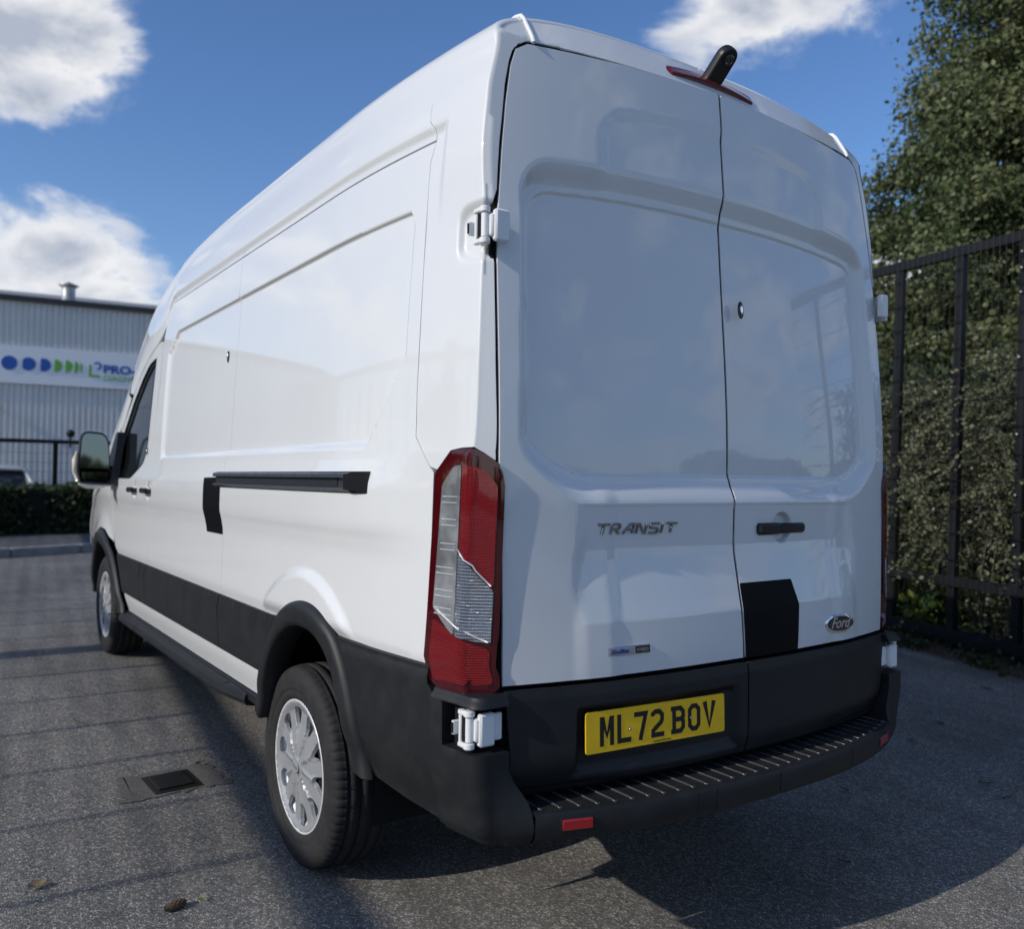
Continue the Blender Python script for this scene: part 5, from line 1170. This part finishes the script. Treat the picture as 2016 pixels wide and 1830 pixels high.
# soil bank under the shrubs
SOIL=mat('soil',(.045,.034,.024),.95,var=(6.,(.08,.06,.04),.4,.7),bump=(30,.9,.02))
V=[];F=[];k=40
for i,t in enumerate(np.linspace(-9,5,k)):
    for d,z in ((-.10,.004),(.05,.05),(.5,.09),(2.,.12),(14.,.2)): p=along(t,d+(.05*math.sin(i*1.7) if d<0 else 0)); V.append((p[0],p[1],z))
so_=mesh('soil_bank',V,[(i*5+j,i*5+j+1,(i+1)*5+j+1,(i+1)*5+j) for i in range(k-1) for j in range(4)],SOIL); tag(so_,kind='structure')
# dead weeds along the fence foot
DRY=leafmat('dry_grass',[(.06,.04,.022),(.12,.08,.045),(.18,.12,.07)],scale=3.,thru=.1)
V=[];F=[]
for i in range(950):
    t=RNG.uniform(-1.8,3.6); cl=RNG.rand()<.65
    if cl: t=RNG.choice([.15,.6,.95,1.5,1.75])+RNG.normal()*.10
    p=along(t,-.08-abs(RNG.normal())*.07); a=RNG.uniform(0,2*math.pi); L_=RNG.uniform(.04,.15); h=RNG.uniform(.004,.05); d=np.array([math.cos(a),math.sin(a),0])*L_; w_=np.array([-math.sin(a),math.cos(a),0])*.0016; b=len(V); P0=np.array([p[0],p[1],.006])
    V+=[P0-w_,P0+w_,P0+d*.55+w_*.8+[0,0,h],P0+d*.55-w_*.8+[0,0,h],P0+d+[0,0,h*.5]]; F+=[(b,b+1,b+2,b+3),(b+3,b+2,b+4)]
o=mesh('dry_weeds',V,F,DRY,None,smooth=False); tag(o,'matted brown dead weeds along the foot of the tall fence','weeds',kind='stuff')
n=2500; t=RNG.uniform(-1.8,2.6,n); P=np.array([[*along(a,-.02-abs(b)*.10),abs(c)*.05+.01] for a,b,c in zip(t,RNG.normal(size=n),RNG.normal(size=n))]); P=P[(np.sin(P[:,1]*9)+RNG.normal(size=n)*.6)>0.1]
o=leaf_cloud('low_weeds',P,.030,leafmat('weed_leaf',[(.02,.035,.012),(.04,.06,.02),(.07,.09,.03)]),None); tag(o,'scattered low green weeds at the foot of the tall fence','weeds',kind='stuff')
# ------------------------------------------------------------------ parked hatchback beyond the hedge
car=empty('parked_car',(-.62,20.6,-.45)); tag(car,'white parked hatchback behind the hedge at the left edge, rear window dark','car')
def loft(name,secs,m,par,close=True,auto=40):
    k=len(secs[0]); V=[p for s_ in secs for p in s_]; F=[(i*k+j,i*k+(j+1)%k,(i+1)*k+(j+1)%k,(i+1)*k+j) for i in range(len(secs)-1) for j in range(k)]
    if close: F+=[tuple(range(k)),tuple(range(len(V)-1,len(V)-k-1,-1))]
    o=mesh(name,V,F,m,par,world=False); shade_auto(o,auto); return o
def csec(y,w,z0,z1,wt):  # lower body section
    return [(x,y,z) for x,z in ((-w*.92,z0),(-w,z0+.18),(-w,z1-.18),(-wt,z1),(wt,z1),(w,z1-.18),(w,z0+.18),(w*.92,z0))]
loft('body',[csec(-.0,.80,.28,.80,.70),csec(.12,.87,.22,.95,.76),csec(.9,.89,.20,.98,.78),csec(2.6,.89,.20,.96,.78),csec(3.3,.87,.20,.86,.72),csec(3.8,.80,.25,.70,.62)],PAINT,car)
gs=lambda y,w,z: [(-w-.10*(1.47-z)/.5,y,.93),(-w,y,z-.06),(-w+.10,y,z),(w-.10,y,z),(w,y,z-.06),(w+.10*(1.47-z)/.5,y,.93)]
loft('cabin',[gs(.20,.66,1.0),gs(.34,.62,1.22),gs(.52,.58,1.43),gs(1.2,.60,1.48),gs(2.0,.58,1.44),gs(2.75,.66,1.0)],GLASS,car)
loft('roof',[[(x*.62,y,z) for x,z in ((-1,zz-.035),(-.8,zz+.012),(0,zz+.025),(.8,zz+.012),(1,zz-.035),(.8,zz-.03),(0,zz-.02),(-.8,zz-.03))] for y,zz in ((.40,1.43),(.55,1.455),(1.2,1.485),(1.9,1.46))],PAINT,car)
for s in (-1,1):
    mb=MB(); mb.tube([(s*.80,.16,.93),(s*.69,.30,1.20),(s*.62,.50,1.42)],.045,6); mb.build('pillar',PAINT,car,world=False,smooth=True)
    mb=MB(); mb.box((s*.74,.03,.80),(.14,.08,.22),None,.02); mb.build('tail_lamp',REDL,car,world=False)
    for y in (.65,3.1):
        mb=MB(); mb.lathe([(-.10,.0),(-.10,.20),(-.09,.30),(.09,.30),(.10,.20),(.10,0)],(s*.80,y,.30),'x',24); wv_=mb.build('wheel',RUBBER,car,world=False,auto=40)
    mb=MB(); mb.box((s*.95,1.95,1.0),(.14,.10,.12),None,.03); mb.build('mirror',SMOOTHB,car,world=False)
mb=MB(); mb.box((0,-.015,.62),(.50,.012,.11),None,.003); mb.build('number_plate',YEL,car,world=False)
mb=MB(); mb.tube([(0,.52,1.46),(0,.40,1.56)],.008,5); mb.build('aerial',SMOOTHB,car,world=False)
# ------------------------------------------------------------------ small things on the ground
cov=empty('drain_cover',(-1.160,2.200,0),rz=.06); tag(cov,'small square dark metal access cover set in the tarmac beside the van','cover'); 
IRON=mat('cast_iron',(.035,.034,.032),.48,metal=.7,var=(24.,(.055,.045,.034),.45,.75),bump=(160,.3,.001))
mb=MB(); mb.box((0,0,.002),(.205,.225,.014),None,.003)
mb.build('cover_frame',IRON,cov,world=False)
mb=MB(); mb.box((-.004,.0,.0125),(.150,.165,.008),None,.002); mb.build('cover_lid',IRON,cov,world=False)
for sx in (-1,1):
    mb=MB(); mb.box((sx*.052,.055,.0175),(.010,.014,.002)); mb.build('key_hole',DARK,cov,world=False)
MORT=asphalt('mortar',(.125,.113,.098),(.36,.325,.275),230,.003)
pts=[]
for i in range(40):
    q=2*math.pi*i/40; rx=.27*(1+.0); x=max(-.205,min(.215,.27*math.cos(q)))+RNG.normal()*.014; y=max(-.140,min(.155,.22*math.sin(q)))+RNG.normal()*.012; pts.append((-1.165+x,2.205+y,.0035))
V=pts+[(-1.165+(p[0]+1.165)*.9,2.205+(p[1]-2.205)*.9,.0052) for p in pts]; o=mesh('mortar_patch',V,[(i,(i+1)%40,40+(i+1)%40,40+i) for i in range(40)]+[tuple(range(40,80))],MORT,None,smooth=False); tag(o,kind='structure')
def leaf(x,y,L_,wd,rot,m,label,curl=.25,group='fallen leaves on the tarmac',sc=1):
    V=[];F=[];k=7
    for i,t in enumerate(np.linspace(0,1,k)):
        w=wd*math.sin(math.pi*min(1,.08+t*.92))**.8*(1+.18*math.sin(i*2.6)); z=.012+curl*L_*(t-.5)**2*1.6
        V+=[(L_*(t-.5),-w/2,z+curl*w*.35),(L_*(t-.5),0,z*.6),(L_*(t-.5),w/2,z+curl*w*.45*(1+.4*math.sin(i)))]
    F=[(i*3+j,i*3+j+1,i*3+j+4,i*3+j+3) for i in range(k-1) for j in range(2)]
    o=mesh('fallen_leaf',V,F,m,None,world=False,smooth=True); o.location=(x,y,.002); o.rotation_euler=(0,0,rot); tag(o,label,'leaf',group); return o
LB=mat('leaf_brown',(.26,.19,.10),.7,var=(40.,(.15,.10,.05),.4,.7)); LY=mat('leaf_yellow',(.42,.44,.10),.6); LG=mat('leaf_grey',(.17,.155,.125),.75,var=(40.,(.10,.09,.07),.4,.7))
leaf(-1.757,1.476,.062,.040,.3,LB,'curled tan leaf lying on the tarmac at the lower left'); leaf(-1.322,1.117,.028,.012,.4,LY,'tiny yellow-green leaf beside the fir cone',.1)
leaf(-.995,2.36,.05,.018,.5,LB,'brown leaf at the corner of the mortar round the access cover',.3)
def gp(u,v):
    d=f_*1689.4+rr*(u-970.26)-uu*(v-915.56); t_=-CP.z/d.z; return CP.x+d.x*t_,CP.y+d.y*t_
for (u,v,L_,lab) in ((1941,1359,.08,'dark dry leaf in the shade nearest the fence weeds'),(1850,1427,.07,'dull leaf in the shade right of the bumper end, farther of two'),(1796,1461,.075,'pale curled leaf in the shade right of the bumper end, nearer of two'),(1940,1547,.07,'thin grey leaf in the shade near the right edge'),(1662,1703,.05,'dull leaf in the shade near the bottom edge, before the sunlit strip'),(1395,1745,.035,'small leaf in the van shadow below the bumper middle'),(1663,1560,.05,'flat grey leaf in the shade below the right end of the bumper')):
    x,y=gp(u,v); leaf(x,y,L_*.9,L_*.42,RNG.uniform(0,3),LG,lab)
# fir cone
V=[];F=[];mb=MB(); mb.lathe([(-.036,.001),(-.03,.009),(-.01,.0135),(.012,.012),(.030,.007),(.036,.001)],(0,0,0),'x',12)
cone=mb.build('fir_cone',mat('cone_brown',(.13,.085,.055),.85,var=(60.,(.07,.045,.03),.4,.7)),None,world=False,smooth=True); cone.location=(-1.405,1.111,.014); cone.rotation_euler=(0,0,.25); tag(cone,'reddish brown fir cone lying near the bottom edge on the tarmac','cone')
cm=bpy.data.materials['cone_brown']
for i in range(9):
    for j in range(8):
        t=i/9; r0=.0135*math.sin(math.pi*(.12+.8*t))**.6; q=2*math.pi*(j+.5*(i%2))/8; x=-.032+.062*t; c=np.array([x,r0*math.cos(q),r0*math.sin(q)]); o2=np.array([0,math.cos(q),math.sin(q)]); tt=np.array([0,-math.sin(q),math.cos(q)]); b=len(V)
        V+=[c-tt*.005-np.array([.004,0,0]),c+tt*.005-np.array([.004,0,0]),c+tt*.003+o2*.004+np.array([.006,0,0]),c-tt*.003+o2*.004+np.array([.006,0,0])]; F.append((b,b+1,b+2,b+3))
o=mesh('cone_scales',V,F,cm,cone,world=False,smooth=False)
for (pts_,lab) in (([(146,1420),(160,1427),(172,1429)],'short dark twig on the far left tarmac'),([(1975,1575),(1990,1571),(2003,1562)],'bent dark twig in the shade at the right edge')):
    P=[(*gp(u,v),.006+.004*i) for i,(u,v) in enumerate(pts_)]; mb=MB(); mb.tube(P,[.004,.003,.0015],5); o=mb.build('twig',STEM,None,smooth=True); tag(o,lab,'twig')
# ------------------------------------------------------------------ beyond the frame on the left: unseen trees added only for reflections in the paint
YT=leafmat('reflection_leaf',[(.02,.032,.012),(.04,.055,.02),(.065,.08,.03)],scale=.5)
t0_=tree((-23.2,3.0,0),[((0,0,3.4),(2.2,2.4,1.5)),((.3,.6,4.9),(1.5,1.8,1.0)),((-.4,-1.,4.6),(1.4,1.5,1.0)),((.2,.2,5.7),(.8,1.0,.6))],None,110,90,.22,YT,'unseen leafy tree added off to the left of the van for reflections','unseen trees added for reflections in the van',clr=.4,name='reflection_tree')
def cp(o,loc,rz,sc_):
    c=o.copy(); link(c); c.location=loc; c.rotation_euler=(0,0,rz); c.scale=(sc_,)*3
    for ch in o.children: d=ch.copy(); link(d,c)
    return c
for loc,rz,sc_,lb in (((-24.5,9.,0),1.,.95,'second unseen tree added for reflections, left of the van cab'),((-23.8,15,0),2.,.9,'unseen tree added for reflections, left of the kerb in front of the hedge'),((-24.,-3.2,0),3.,.9,'unseen tree added for reflections left of the van, nearest the rear bumper'),((-23.6,-10,0),4.,.85,'unseen tree added for reflections, well behind the van on the left'),((-25,23,0),5.,1.0,'farthest unseen tree added for reflections, left of the grey unit')): cp(t0_,loc,rz,sc_)['label']=lb
# far tree line round the estate
n=26000; a=RNG.uniform(0,2*math.pi,n); rad=RNG.uniform(80,95,n); hgt=4.2+1.2*np.sin(a*7)+1.2*np.sin(a*17+1)+.8*np.sin(a*41); P=np.stack([rad*np.cos(a),rad*np.sin(a),hgt*RNG.uniform(0,1,n)**.7],1)
o=leaf_cloud('distant_trees',P,1.3,LEAF1,None); tag(o,'far line of trees along the horizon','trees',kind='stuff')
